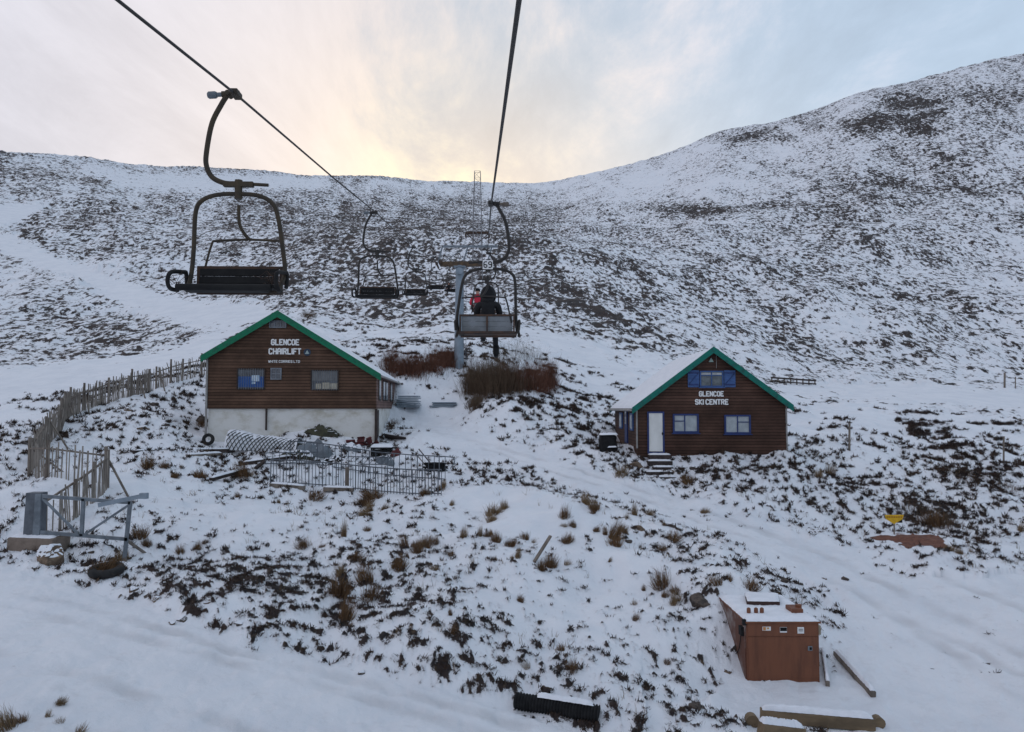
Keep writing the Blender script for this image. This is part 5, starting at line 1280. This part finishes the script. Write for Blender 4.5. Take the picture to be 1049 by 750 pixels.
# planks and hose lying left of the heap
def plank(u0, v0, u1, v1, w, h, matt, label, name='plank', cat='plank', snow=True):
    a = at(u0, v0); b = at(u1, v1); z = Vector((0, 0, h * .5))
    root = empty(name, (a + b) / 2, label, cat)
    MB().bar(a + z, b + z, w, h).build('board' if name == 'plank' else 'timber', matt, root, bevel=0.01)
    if snow:
        d_ = (b - a).normalized(); nn = Vector((-d_.y, d_.x, 0)).normalized() * (w * .42); up = Vector((0, 0, h + .005))
        s2 = MB(); e = (b - a) * .02; snow_slab(s2, a + up + nn + e, a + up - nn + e, b + up - nn - e, b + up + nn - e, 0.07, seed=int(u0), nx=6, ny=24); s2.build('snow_cover', SNOW, root)
    return root
plank(136, 465, 240, 463, 0.22, 0.16, DARKW, 'long dark timber lying across the snow left of the hut base')
plank(216, 493, 252, 483, 0.2, 0.14, DARKW, 'dark plank slanting down toward the left end of the front railing')
plank(248, 477, 300, 470, 0.2, 0.16, DARKW, 'dark plank just behind the left end of the railings')
plank(262, 481, 276, 470, 0.16, 0.12, DARKW, 'short dark plank crossing behind the railing end', snow=False)
plank(192, 468, 226, 466, 0.3, 0.10, OLDWOOD, 'snowed plank lying below the tyre at the hut corner')
plank(277, 499, 312, 502, 0.3, 0.18, OLDWOOD, 'weathered sleeper under the left end of the front railing')
plank(332, 503, 362, 504, 0.3, 0.18, OLDWOOD, 'weathered sleeper under the middle of the front railing')
a = at(218, 452); b = at(243, 449); a = a + Vector((.2, 0.1, .45)); b = b + Vector((0, .1, .62))
tag(MB().tube([a, (a + b) / 2 + Vector((0, 0, .02)), b], 0.03, 6).build('pole', DARKW, loc=a), 'thin dark pole lying across from the tyre to the netting roll', 'pole')
# stacks of steel sheet behind the hut
for (u0, u1, v, hgt, lb, sd) in ((405, 431, 418, 0.85, 'tall stack of grey steel sheets behind the hut corner', 1), (441, 467, 419, 0.5, 'low stack of grey steel sheets under snow below the red bush', 2)):
    a = at(u0, v); b = at(u1, v); rr = random.Random(sd); root = empty('sheet_stack', (a + b) / 2, lb, 'stack')
    n_ = int(hgt / .12); m = MB()
    for k in range(n_): m.box(((a.x + b.x) / 2 + rr.uniform(-.12, .12), a.y + .7 + rr.uniform(-.05, .05), min(a.z, b.z) + .08 + k * .12), ((b.x - a.x) * (1 - .02 * k), 1.3, 0.075))
    m.build('sheets', STEELB, root)
    zt = min(a.z, b.z) + .08 + (n_ - 1) * .12 + .042
    s2 = MB(); snow_slab(s2, (a.x + .1, a.y + .08, zt), (b.x - .15, a.y + .08, zt), (b.x - .15, a.y + 1.3, zt), (a.x + .1, a.y + 1.3, zt), 0.08, seed=sd, nx=18, ny=8); s2.build('snow_cover', SNOW, root)

# ------------------------------------------------------------------ covered black machine left of the ski hut
p = at(624, 464); qm = empty('covered_machine', p, 'squat black machine wrapped in sheeting, dusted with snow, beside the ski hut door side', 'machine')
qm['label'] = 'squat black wrapped machine dusted with snow, left of the ski hut'
n_, m2 = 20, 14; V_ = []; rr = random.Random(5)
for j in range(m2):
    for i in range(n_):
        t = 2 * math.pi * i / n_; z = j / (m2 - 1)
        sq = 1 / max(abs(math.cos(t)), abs(math.sin(t))) ** .75
        k = (0.98 - .10 * z + .05 * math.sin(9 * z + 3 * t)) * (1 if j < m2 - 2 else (.7 if j == m2 - 2 else 0.05))
        V_.append(p + Vector((math.cos(t) * .50 * k * sq + rr.uniform(-.03, .03), .5 + math.sin(t) * .45 * k * sq, (z if j < m2 - 2 else .95 if j == m2 - 2 else .97) * .98 + rr.uniform(-.02, .02))))
F_ = [(j * n_ + i, j * n_ + (i + 1) % n_, (j + 1) * n_ + (i + 1) % n_, (j + 1) * n_ + i) for j in range(m2 - 1) for i in range(n_)]
MB().add(V_, F_, True).build('cover', BLACK, qm)
sn = MB(); snow_slab(sn, p + Vector((-.42, .08, .93)), p + Vector((.5, .08, .95)), p + Vector((.48, .95, .96)), p + Vector((-.45, .95, .93)), .09, seed=7, nx=14, ny=10)
sn.build('snow_cover', SNOW, qm)
sn = MB(); snow_slab(sn, p + Vector((-.1, -.03, .28)), p + Vector((.42, -.03, .3)), p + Vector((.4, .12, .34)), p + Vector((-.05, .12, .3)), .05, seed=8, nx=8, ny=5)
sn.build('snow_cover', SNOW, qm)

# ------------------------------------------------------------------ brown steel box (fuel bunker)
BOXM = mat('brown_red_paint', (0.175, 0.066, 0.034), (0.118, 0.046, 0.026), 1.6, 0.55, 0.08, stretch=(2.5, 2.5, 0.5), lo=0.42, hi=0.72, detail=9)
BOXW = mat('faded_brown_paint', (0.11, 0.045, 0.028), (0.26, 0.23, 0.22), 0.9, 0.7, 0.1, lo=0.44, hi=0.62, detail=8)
bd_ = 20.0
A0 = P(765.6, 700, bd_); B0 = P(840, 700, bd_); zt = P(765, 638.5, bd_).z; dep_ = 2.75
bx = empty('steel_bunker', (A0 + B0) / 2, 'reddish brown steel box with snow on its sloping lid, cut into the bank', 'bunker')
W_ = B0.x - A0.x; zb0 = A0.z - 0.25
zbk = P(737, 612.5, bd_ + dep_).z
cx_ = (A0.x + B0.x) / 2
MB().prism([(A0.x, bd_, zb0), (B0.x, bd_, zb0), (B0.x, bd_, zt), (A0.x, bd_, zt)], (0, dep_, 0)).build('body', BOXM, bx, bevel=0.015)
fl_ = MB().box((cx_, bd_ - .012, zt - 0.16), (W_ - .04, .025, .30)).build('upper_panel', BOXM, bx)
lp = MB().box((cx_, bd_ - .006, zt - 0.85), (W_ - .06, .014, 1.02)).build('door_panel', BOXM, bx, bevel=0.01)
MB().box((A0.x - .012, bd_ + dep_ / 2 + 0.02, (zb0 + zt) / 2), (.025, dep_ - .06, zt - zb0 - .02)).build('weathered_side', BOXW, bx)
m = MB(); m.box((A0.x - .05, bd_ + .03, zt + .02), (.08, .1, .14)); m.box((A0.x - .05, bd_ + .25, zt - .25), (.10, .22, .22)); m.tube(arc([(A0.x - .05, bd_ + .3, zt - .3), (A0.x - .06, bd_ + .5, zt - .8), (A0.x - .05, bd_ + 1.0, zt - 1.1)]), .012, 5); m.build('junction_box', BLACK, bx)
ld = MB(); ld.prism([(A0.x - .03, bd_ - .05, zt), (B0.x + .04, bd_ - .05, zt), (B0.x + .04, bd_ - .05, zt + .045), (A0.x - .03, bd_ - .05, zt + .045)], (0, dep_ + .08, 0)); ldo = ld.build('lid', BOXM, bx, bevel=0.008)
s2 = MB(); snow_slab(s2, (A0.x - .02, bd_ - .03, zt + .05), (B0.x + .02, bd_ - .03, zt + .05), (B0.x + .02, bd_ + dep_ - .05, zt + .05), (A0.x - .02, bd_ + dep_ - .05, zt + .05), 0.07, seed=12, nx=30, ny=30); s2.build('snow_cover', SNOW, ldo)
def on_lid(u, v): 
    c0 = Vector((0, 0, EYE)); d = P(u, v, 1.0) - c0; k = (zt + .11 - EYE) / d.z; return c0 + d * k
h0, h1, h2, h3 = on_lid(765, 620), on_lid(799, 620.5), on_lid(797, 612), on_lid(763, 611)
hm = MB(); hm.prism([h0, h1, h2, h3], (0, 0, .10)); ho = hm.build('hatch', mat('dark_brown_paint', (0.06, 0.028, 0.024), (0.04, 0.02, 0.018), 3, 0.6), bx)
s2 = MB(); snow_slab(s2, h0 + Vector((.01, .0, .105)), h1 + Vector((-.01, .0, .105)), h2 + Vector((0, 0, .105)), h3 + Vector((0, 0, .105)), .05, seed=2, nx=14, ny=10); s2.build('snow_cover', SNOW, ho)
m = MB(); q_ = on_lid(818, 629); m.box(q_ + Vector((0, .3, .03)), (.30, .5, .16)); vb = m.build('vent_box', BOXM, bx, bevel=0.02)
m = MB(); q2 = on_lid(821, 628); m.tube([q2 + Vector((0, .2, .06)), q2 + Vector((0, .2, .17))], .08, 14); m.build('filler_cap', BOXM, bx)
for u, v in ((767, 628), (774.5, 628), (780.5, 628)):
    q_ = on_lid(u, v); MB().tube([q_, q_ + Vector((0, 0, .05)), q_ + Vector((0, 0, .12)), q_ + Vector((0, 0, .14))], [.05, .055, .05, .02], 10).build('cap', BOXM, bx)
for (u0, u1, v0, v1, c1) in ((781, 789.5, 642, 646, 'y'), (799, 806, 642.5, 648, 'k'), (817, 823.5, 642.5, 649, 'w')):
    a = P(u0, v1, bd_ - .03); b = P(u1, v0, bd_ - .03)
    lo_ = MB().box(((a.x + b.x) / 2, bd_ - .031, (a.z + b.z) / 2), (b.x - a.x, .012, b.z - a.z)).build('notice', WHITE, bx)
    dk = MB()
    if c1 == 'k': dk.box(((a.x + b.x) / 2, bd_ - .04, b.z - .05), (b.x - a.x - .01, .008, .09))
    elif c1 == 'y': dk.box((a.x + .05, bd_ - .04, (a.z + b.z) / 2), (.07, .008, b.z - a.z - .02)).box((b.x - .07, bd_ - .04, (a.z + b.z) / 2 + .01), (.05, .008, .04))
    else: dk.box(((a.x + b.x) / 2, bd_ - .04, b.z - .05), (b.x - a.x - .05, .008, .012)).box(((a.x + b.x) / 2, bd_ - .04, b.z - .09), (b.x - a.x - .05, .008, .012))
    dk.build('print', mat('notice_amber', (0.55, 0.33, 0.10), (0.5, 0.2, 0.08), 20, 0.6) if c1 == 'y' else BLACK, lo_)
a = P(829.5, 664, bd_)
m = MB(); m.box((a.x, bd_ - .02, a.z), (.11, .03, .11)); lk = m.build('lock_plate', STEELG, bx); MB().box((a.x + .01, bd_ - .04, a.z), (.05, .02, .06)).build('keyhole', BLACK, lk)
m = MB(); m.box((B0.x + .06, bd_ + .25, zt - .22), (.1, .2, .22)).build('pale_box', mat('pale_cream', (0.35, 0.3, 0.22), None, 3, .6), bx)
# timbers beside and below the bunker
def timber(u0, v0, u1, v1, w, h, label, snow=True, matt=SLEEPER, name='timber', lift0=0.0):
    a = at(u0, v0); b = at(u1, v1); a.z += lift0; z = Vector((0, 0, h * .5 - 0.02)); root = empty(name, (a + b) / 2, label, 'timber')
    MB().bar(a + z, b + z, w, h).build('beam', matt, root, bevel=0.012)
    if snow:
        d_ = (b - a).normalized(); nn = Vector((-d_.y, d_.x, 0)).normalized() * (w * .45); up = Vector((0, 0, h - .01)); e = (b - a) * .015
        s2 = MB(); snow_slab(s2, a + up + nn + e, a + up - nn + e, b + up - nn - e, b + up + nn - e, 0.10, seed=int(u0) + 3, nx=8, ny=40); s2.build('snow_cover', SNOW, root)
timber(843, 669, 848, 703, 0.10, 0.13, 'short snow topped post lying along the right side of the steel box', matt=OLDWOOD)
timber(856, 671, 895, 714, 0.13, 0.14, 'long snow topped pole slanting across the snow right of the steel box', matt=OLDWOOD)
timber(779, 737, 896, 747, 0.24, 0.26, 'long sawn sleeper edging the snow ledge below the steel box')
timber(779, 752, 822, 757, 0.24, 0.26, 'lower sleeper end with thick snow at the bottom edge')
def log_end(u, v, r, label):
    p = at(u, v + 4); root = empty('log', p, label, 'log')
    MB().tube([p + Vector((0, -.02, r * .8)), p + Vector((.02, .22, r * .8))], [r, r * .92], 12).build('wood', SLEEPER, root, bevel=0.02)
log_end(901, 742, 0.13, 'round log end right of the long sleeper'); log_end(771, 741, 0.14, 'dark round log end left of the long sleeper')

# ------------------------------------------------------------------ black ribbed pipe by the road
a = at(528, 727); b = at(614, 741); d_ = (b - a); L_ = d_.length; d_.normalize(); r0 = 0.19
pi_ = empty('drain_pipe', (a + b) / 2, 'black ribbed drain pipe with snow on top lying at the road edge', 'pipe')
n_ = 110; m = MB(); m.tube([a + d_ * (L_ * i / n_) + Vector((0, .1, r0 * .8)) for i in range(n_ + 1)], [r0 * (1.0 if (i // 2) % 2 else 0.84) for i in range(n_ + 1)], 16); m.build('ribbed_tube', BLACK, pi_)
s2 = MB(); a2 = a + d_ * .5 + Vector((0, .02, r0 * 1.74)); b2 = b - d_ * .12 + Vector((0, .02, r0 * 1.74)); snow_slab(s2, a2, b2, b2 + Vector((0, .18, .0)), a2 + Vector((0, .18, .0)), .07, seed=3, nx=46, ny=7); s2.build('snow_cover', SNOW, pi_)

# ------------------------------------------------------------------ yellow triangular sign, posts, boards
p = at(916, 548); sg = empty('warning_sign', p, 'yellow downward pointing triangular sign on the right bank above the bare earth', 'sign')
YEL = mat('yellow_sign_paint', (0.75, 0.45, 0.02), (0.6, 0.35, 0.02), 6, 0.5)
sd_ = p.y
m = MB(); m.prism([P(906.5, 527.5, sd_), P(926, 527.5, sd_), P(924.5, 532, sd_), P(916, 537, sd_), P(908, 532, sd_)], (0, .03, 0)); so = m.build('board', YEL, sg)
m = MB()
for k in range(7): q_ = P(909 + k * 2.4, 529.7, sd_ - .012); m.box(q_, (0.05, .008, .055))
m.build('marking', mat('amber_marking', (0.40, 0.16, 0.02), None, 5, .6), so)
MB().box(P(921, 533.5, sd_ + .05), (.26, .02, .16)).build('dark_plate', BLACK, sg)
MB().tube([P(916, 550, sd_ + .06), P(916, 528.5, sd_ + .06)], 0.03, 8).build('post', OLDWOOD, sg)
for (u, v0, v1, r, lb) in ((870, 462, 434, .06, 'lone thin post standing in the heather right of the ski hut'), (1029, 397, 382, .11, 'dark post at the far right edge of the white track'), (1040, 398, 386, .06, 'thin post right of the dark post by the far track'), (1028, 473, 447, .05, 'thin stake on the bank at the far right'), (803, 345, 338, .08, 'tiny post on the lower hillside')):
    b = at(u, v0); tag(MB().tube([b - Vector((0, 0, .3)), P(u + .3, v1, b.y)], r, 7).build('marker_post', OLDWOOD, loc=b), lb, 'post')
b = at(547, 576); a = P(564, 549, b.y + .5); tag(MB().bar(b, a, .10, .06).build('wooden_stake', OLDWOOD, loc=b), 'slanting wooden stake beside brown grass on the snowy bank', 'stake')
# low snow fence lying at the edge of the far track
a = at(790, 392); b = at(836, 394.5); sf = empty('low_rail', a, 'long low row of boards lying at the near end of the far white track', 'boards')
m = MB(); m.bar(a + Vector((0, 0, .55)), b + Vector((0, 0, .5)), .1, .18); m.bar(a + Vector((0, 0, .15)), b + Vector((0, 0, .12)), .1, .14); m.build('boards', DARKW, sf)
m = MB()
for t in np.linspace(0.02, .98, 8): m.box(a + (b - a) * t + Vector((0, .08, .25)), (.12, .12, .8))
m.build('stakes', OLDWOOD, sf)

# ------------------------------------------------------------------ vegetation
def ribbons(name, base, tip, w, matt, loc=None, nseg=3, curve=0.0, tint=None):
    """many tapering blades as one mesh; base, tip (n,3) arrays"""
    n = len(base); ax = rng.normal(size=(n, 3)); d = tip - base; s = np.cross(d, ax); s /= np.linalg.norm(s, axis=1)[:, None] + 1e-9
    sag = rng.normal(size=(n, 3)) * curve * np.linalg.norm(d, axis=1)[:, None]; sag[:, 2] = np.abs(sag[:, 2]) * 0.6
    vs = []
    for k in range(nseg):
        t = k / nseg; p = base + d * t + sag * (4 * t * (1 - t)); ww = (w * (1 - 0.75 * t))[:, None] * s * 0.5
        vs += [p - ww, p + ww]
    vs.append(tip)
    V = np.stack(vs, 1).reshape(-1, 3); m = 2 * nseg + 1
    o0 = (np.arange(n) * m)[:, None]
    quads = np.concatenate([o0 + np.array([2 * k, 2 * k + 1, 2 * k + 3, 2 * k + 2]) for k in range(nseg - 1)], 0)
    tris = o0 + np.array([2 * nseg - 2, 2 * nseg - 1, 2 * nseg])
    if loc is not None: V = V - np.array(loc)
    me = bpy.data.meshes.new(name)
    me.vertices.add(len(V)); me.vertices.foreach_set('co', V.astype(np.float32).ravel())
    nl = quads.size + tris.size; me.loops.add(nl); me.loops.foreach_set('vertex_index', np.concatenate([quads.ravel(), tris.ravel()]).astype(np.int32))
    st = np.concatenate([np.arange(len(quads)) * 4, quads.size + np.arange(len(tris)) * 3]).astype(np.int32)
    me.polygons.add(len(st)); me.polygons.foreach_set('loop_start', st); me.update(calc_edges=True)
    if tint is not None:
        a_ = me.attributes.new('tint', 'FLOAT', 'POINT'); a_.data.foreach_set('value', np.repeat(tint, m).astype(np.float32))
    me.materials.append(matt)
    o = bpy.data.objects.new(name, me); col.objects.link(o)
    if loc is not None: o.location = loc
    return o
def leaf_mat(name, cols, rough=0.85):
    m = bpy.data.materials.new(name); m.use_nodes = True; nt = m.node_tree; b = nt.nodes['Principled BSDF']
    at_ = nt.nodes.new('ShaderNodeAttribute'); at_.attribute_name = 'tint'
    cr = nt.nodes.new('ShaderNodeValToRGB'); e = cr.color_ramp.elements
    while len(e) < len(cols): e.new(0.5)
    for i, c_ in enumerate(cols): e[i].position = i / (len(cols) - 1); e[i].color = (*c_, 1)
    nt.links.new(at_.outputs['Fac'], cr.inputs[0]); nt.links.new(cr.outputs[0], b.inputs['Base Color'])
    b.inputs['Roughness'].default_value = rough; b.inputs['Specular IOR Level'].default_value = 0.15
    return m
HEATH = leaf_mat('heather_sprigs', [(0.022, 0.018, 0.018), (0.04, 0.028, 0.024), (0.075, 0.045, 0.032), (0.05, 0.045, 0.03)])
STRAW = leaf_mat('dead_grass_blades', [(0.08, 0.05, 0.028), (0.17, 0.11, 0.06), (0.29, 0.20, 0.115), (0.15, 0.13, 0.08)])
BRACK = leaf_mat('russet_grass_blades', [(0.065, 0.037, 0.021), (0.13, 0.072, 0.037), (0.22, 0.13, 0.068), (0.10, 0.08, 0.05)])
WILLOW = leaf_mat('red_willow_twigs', [(0.065, 0.030, 0.022), (0.125, 0.055, 0.036), (0.19, 0.09, 0.06), (0.09, 0.057, 0.04)])
BRUSH = leaf_mat('brown_brush_twigs', [(0.055, 0.037, 0.026), (0.10, 0.066, 0.045), (0.16, 0.108, 0.072), (0.085, 0.074, 0.05)])

# heather sprigs on the dark patches of the near ground
ok = inview & (r2 > 13) & (r2 < 75) & (np.abs(th2) < R(36)) & (earth < 0.2)
cell = (np.gradient(RR_)[None, :] * r2 * np.gradient(TH)[:, None])
pr = np.clip((cover - 0.02) * 2.2, 0, 1) * np.where(ok, 1, 0) * np.minimum(cell * np.clip(110 * 30 / r2, 16, 220), 1)
pick = np.argwhere(rng.random(pr.shape) < pr)
if len(pick) > 95000: pick = pick[rng.choice(len(pick), 95000, replace=False)]
pi0, pj0 = pick[:, 0], pick[:, 1]
def excl(px_, py_):
    """keep plants out of the buildings and the steel box"""
    keep = np.ones(len(px_), bool)
    for Fc, w, dd in ((HL, x1, DEP), (HR, x1s, DEPS)):
        lx = (px_ - Fc.o.x) * Fc.ex.x + (py_ - Fc.o.y) * Fc.ex.y; ly = (px_ - Fc.o.x) * Fc.ey.x + (py_ - Fc.o.y) * Fc.ey.y
        keep &= ~((lx > -0.2) & (lx < w + 0.2) & (ly > -0.15) & (ly < dd + 0.2))
    keep &= ~((px_ > A0.x - .1) & (px_ < B0.x + .1) & (py_ > bd_ - .3) & (py_ < bd_ + dep_))
    return keep
kk = excl(X[pi0, pj0], Y[pi0, pj0]); pi0 = pi0[kk]; pj0 = pj0[kk]
NB = 9
bx0 = np.repeat(np.stack([X[pi0, pj0], Y[pi0, pj0], Z[pi0, pj0] - 0.02], 1), NB, 0)
nT = len(bx0)
bx0[:, :2] += rng.normal(0, 0.045, (nT, 2))
sc = np.repeat(rng.uniform(0.5, 1.3, len(pi0)) * np.clip(r2[pi0, pj0] / 30, 0.8, 1.7), NB)
dirs = rng.normal(0, 0.55, (nT, 3)); dirs[:, 2] = np.abs(rng.normal(0.8, 0.3, nT)); dirs /= np.linalg.norm(dirs, axis=1)[:, None]
tint = np.clip(np.repeat(rng.normal(0.4, 0.25, len(pi0)), NB) + rng.normal(0, 0.12, nT), 0, 1)
o = ribbons('heather', bx0, bx0 + dirs * (0.13 * sc * rng.uniform(0.6, 1.2, nT))[:, None], 0.022 * sc, HEATH, nseg=2, tint=tint)
tag(o, 'dark heather sprigs sticking out of the thin snow', 'heather', kind='stuff')
# sparse dead grass blades standing through the snow on the bank
pr = np.where(ok & (r2 < 48) & (smooth_snow < 0.5), 1, 0) * np.minimum(cell * 1.2, 1) * np.clip(0.25 + 0.8 * fbm(X, Y, np.float64(3.0), 3, 0.6, 131), 0, 1.5)
pick = np.argwhere(rng.random(pr.shape) < pr); pi1, pj1 = pick[:, 0], pick[:, 1]
kk = excl(X[pi1, pj1], Y[pi1, pj1]); pi1 = pi1[kk]; pj1 = pj1[kk]
NB = 7; b1_ = np.repeat(np.stack([X[pi1, pj1], Y[pi1, pj1], Z[pi1, pj1] - .02], 1), NB, 0); nT = len(b1_)
b1_[:, :2] += rng.normal(0, 0.05, (nT, 2)); dirs = rng.normal(0, 0.35, (nT, 3)); dirs[:, 2] = 1; dirs /= np.linalg.norm(dirs, axis=1)[:, None]
o = ribbons('dead_grass', b1_, b1_ + dirs * rng.uniform(0.10, 0.34, nT)[:, None], np.full(nT, 0.011), STRAW, nseg=2, curve=.12, tint=rng.random(nT))
tag(o, 'thin dead grass blades standing through the snow', 'grass', kind='stuff')

# grass tussocks one can tell apart
def tussock_mesh(seed, matt, lean=0.0, nbl=260):
    g_ = np.random.default_rng(seed)
    an = g_.uniform(0, 2 * math.pi, nbl); rad = np.sqrt(g_.random(nbl)) * 0.5
    base = np.stack([np.cos(an) * rad * 0.75, np.sin(an) * rad * 0.75, np.full(nbl, -0.08)], 1)
    out = np.stack([np.cos(an), np.sin(an), np.zeros(nbl)], 1) * (0.02 + 0.30 * g_.random(nbl) ** 1.5)[:, None]
    tip = base + out + np.stack([g_.normal(0, .12, nbl) + lean, g_.normal(0, .12, nbl) - .12, g_.uniform(0.45, 1.0, nbl) * (1 - 0.55 * (rad / .5) ** 2)], 1)
    o = ribbons('grass_tussock', base, tip, np.full(nbl, 0.026), matt, nseg=3, curve=.12, tint=np.clip(g_.normal(.45, .28, nbl), 0, 1))
    m = o.data; bpy.data.objects.remove(o); return m
TUS = [tussock_mesh(1, BRACK), tussock_mesh(2, STRAW, .1), tussock_mesh(3, BRACK, -.1), tussock_mesh(4, BRACK, .2, 320), tussock_mesh(5, STRAW, 0, 120)]
TL = [ # column, row of the foot, width, height in photo pixels, kind
 (345,612,24,30,3),(352,638,20,34,0),(375,600,24,28,0),(380,615,26,22,2),(350,590,12,16,1),(365,575,20,12,3),(407,585,22,18,3),(415,562,12,18,0),(428,567,14,16,2),(436,562,12,16,3),(445,558,14,12,0),(474,552,10,16,1),
 (492,550,6,14,1),(505,528,20,14,1),(517,522,10,12,1),(352,550,8,22,1),(310,562,16,14,2),(508,556,12,14,2),(462,570,10,9,0),(530,572,8,14,1),(538,553,12,10,0),(522,560,14,10,3),(563,582,16,20,0),(555,585,12,14,3),(580,557,16,12,3),(578,532,12,18,2),(587,540,8,10,0),(600,517,12,16,1),(610,522,16,14,1),
 (628,553,14,26,3),(630,560,18,14,0),(641,548,6,8,2),(650,528,8,16,1),(679,604,22,26,0),(692,620,14,18,1),(688,555,18,14,2),(666,528,10,8,1),(610,545,8,8,3),(503,535,12,12,4),(586,690,14,20,0),(463,652,14,12,3),(540,686,12,12,4),(500,550,12,8,2),
 (140,552,22,16,0),(150,560,14,10,3),(100,590,34,22,3),(125,575,14,16,1),(185,568,10,12,2),(200,565,12,12,3),(150,480,16,18,0),(167,480,12,10,2),(204,490,16,12,3),(248,490,20,24,0),(322,512,24,14,0),(384,512,26,14,3),(372,518,24,12,0),(450,503,10,8,0),(436,508,14,10,3),
 (636,488,18,14,1),(707,496,14,14,3),(650,620,8,8,4),(770,605,22,14,3),(735,600,20,12,0),(850,487,14,14,1),(840,490,10,12,1),(960,540,30,20,0),(1046,545,8,12,1),(985,568,10,8,1),(995,566,5,8,4),(975,565,12,8,1),(5,748,26,26,1),(60,722,12,10,1),(48,735,8,10,4),(60,742,14,8,4),(80,752,14,14,4),(20,742,14,12,0),(205,437,14,8,0),
]
rt = random.Random(77)
while len(TL) < 150:      # smaller tufts dotted over the bank
    u, v = rt.uniform(140, 770), rt.uniform(505, 690)
    ev = float(np.interp(u, [0, 130, 250, 400, 600, 760], [577, 612, 657, 692, 748, 800]))
    if v > ev - 6 or (u > 690 and v > 600) or (u > 560 and v < 520): continue
    if rt.random() < .55:
        bq = rt.choice(TL[:60]); u, v = bq[0] + rt.gauss(0, 9), bq[1] + rt.gauss(0, 4)
    TL.append((u, v, rt.uniform(4, 13), rt.uniform(4, 11), rt.choice((1, 4, 1, 2, 0))))
for i, (u, v, w, h, k) in enumerate(TL):
    p = at(u, v); s_ = w * p.y / F; hz = h * p.y / F
    o = bpy.data.objects.new('grass_tussock', TUS[k]); col.objects.link(o)
    o.location = (p.x, p.y + s_ * .2, p.z); o.scale = (s_ * 0.95, s_ * 0.8, hz * 1.25); o.rotation_euler = (rt.uniform(-.1, .35), rt.uniform(-.3, .3), (i * 2.4) % 6.28)
    tag(o, 'brown withered grass tussock poking out of the snow', 'grass tussock', 'grass tussocks in the snow')

# bushes
def bush(pts, label, matt, n, hgt, name='willow_bush', w=0.02, lean=.22, twigs=2):
    """pts: list of (u, v, half-width m) foot points; stems stand in the ellipses between them"""
    c0 = at(*pts[0][:2]); root = empty(name, c0, label, 'bush')
    g_ = np.random.default_rng(len(label)); B_ = []; T_ = []; Wd = []
    for i in range(n):
        u, v, hw = pts[g_.integers(len(pts))]; p = at_cache(u, v)
        x = p.x + g_.normal(0, hw * .5); y = p.y + .6 + g_.normal(0, hw * .4); z = ground(x, y) - .1
        ex = (x - p.x) / hw; H_ = hgt * g_.uniform(.5, 1.0) * max(.4, 1 - .30 * ex * ex) * (0.8 + 0.28 * math.sin(x * 2.3 + u) * math.sin(y * 3.1))
        b = np.array([x, y, z]); t = b + np.array([g_.normal(0, lean) * H_ + .12 * ex, g_.normal(0, lean) * H_, H_])
        B_.append(b); T_.append(t); Wd.append(w)
        for k in range(twigs):
            f_ = g_.uniform(.3, .85); q_ = b + (t - b) * f_; B_.append(q_); T_.append(q_ + np.array([g_.normal(0, .3), g_.normal(0, .3), g_.uniform(.25, .8)]) * H_ * .42); Wd.append(w * .65)
    B_ = np.array(B_); T_ = np.array(T_)
    o = ribbons('stems', B_ - np.array(c0), T_ - np.array(c0), np.array(Wd), matt, nseg=3, curve=.05, tint=np.clip(g_.normal(.45, .25, len(B_)), 0, 1))
    o.parent = root; return root
_ac = {}
def at_cache(u, v):
    if (u, v) not in _ac: _ac[(u, v)] = at(u, v)
    return _ac[(u, v)]
bush([(400, 383, .8), (412, 386, 1.0), (425, 388, 1.0), (440, 382, 1.0), (452, 378, 1.0), (460, 377, .7)], 'wide red brown willow bush beside the foot of the steel pylon', WILLOW, 2600, 2.1)
bush([(485, 405, .8), (495, 406, 1.0), (510, 407, 1.1), (522, 404, 1.1), (488, 398, .9), (505, 400, 1.2)], 'large dark brown bush below the occupied chair', BRUSH, 2800, 3.1, 'scrub_bush')
bush([(530, 402, .9), (545, 402, .9), (556, 401, .8), (564, 400, .6)], 'red brown willow bush at the right end of the dark bush', WILLOW, 1700, 2.5)
bush([(484, 418, .5), (487, 421, .4), (490, 414, .5)], 'small dark shrub in front of the large dark bush', BRUSH, 600, 1.1, 'scrub_bush')
bush([(520, 372, 1.6), (535, 368, 1.6), (548, 372, 1.2)], 'bare grey shrub on the slope behind the occupied chair', leaf_mat('grey_twigs', [(0.05, 0.042, 0.033), (0.10, 0.085, 0.065), (0.14, 0.12, 0.09), (0.08, 0.075, 0.05)]), 320, 2.4, 'bare_shrub', .013, .3, 3)
bush([(318, 327, .9), (312, 326, .6)], 'small bare shrub on the slope behind the green edged roof', BRUSH, 240, 1.4, 'bare_shrub', .02, .3)
bush([(399, 441, .35), (402, 437, .3)], 'wisp of dead brush against the right side of the hut base', BRUSH, 160, 1.0, 'bare_shrub', .015, .4)
bush([(963, 540, 1.0), (950, 532, 1.0), (980, 543, .8)], 'dark brown brush patch on the right bank behind the yellow sign', BRUSH, 500, .7, 'scrub_bush')
bush([(1000, 495, 1.6), (1020, 500, 1.6), (1040, 504, 1.5), (985, 485, 1.2)], 'broad brown heath patch at the right edge of the picture', BRACK, 1000, .4, 'scrub_bush')
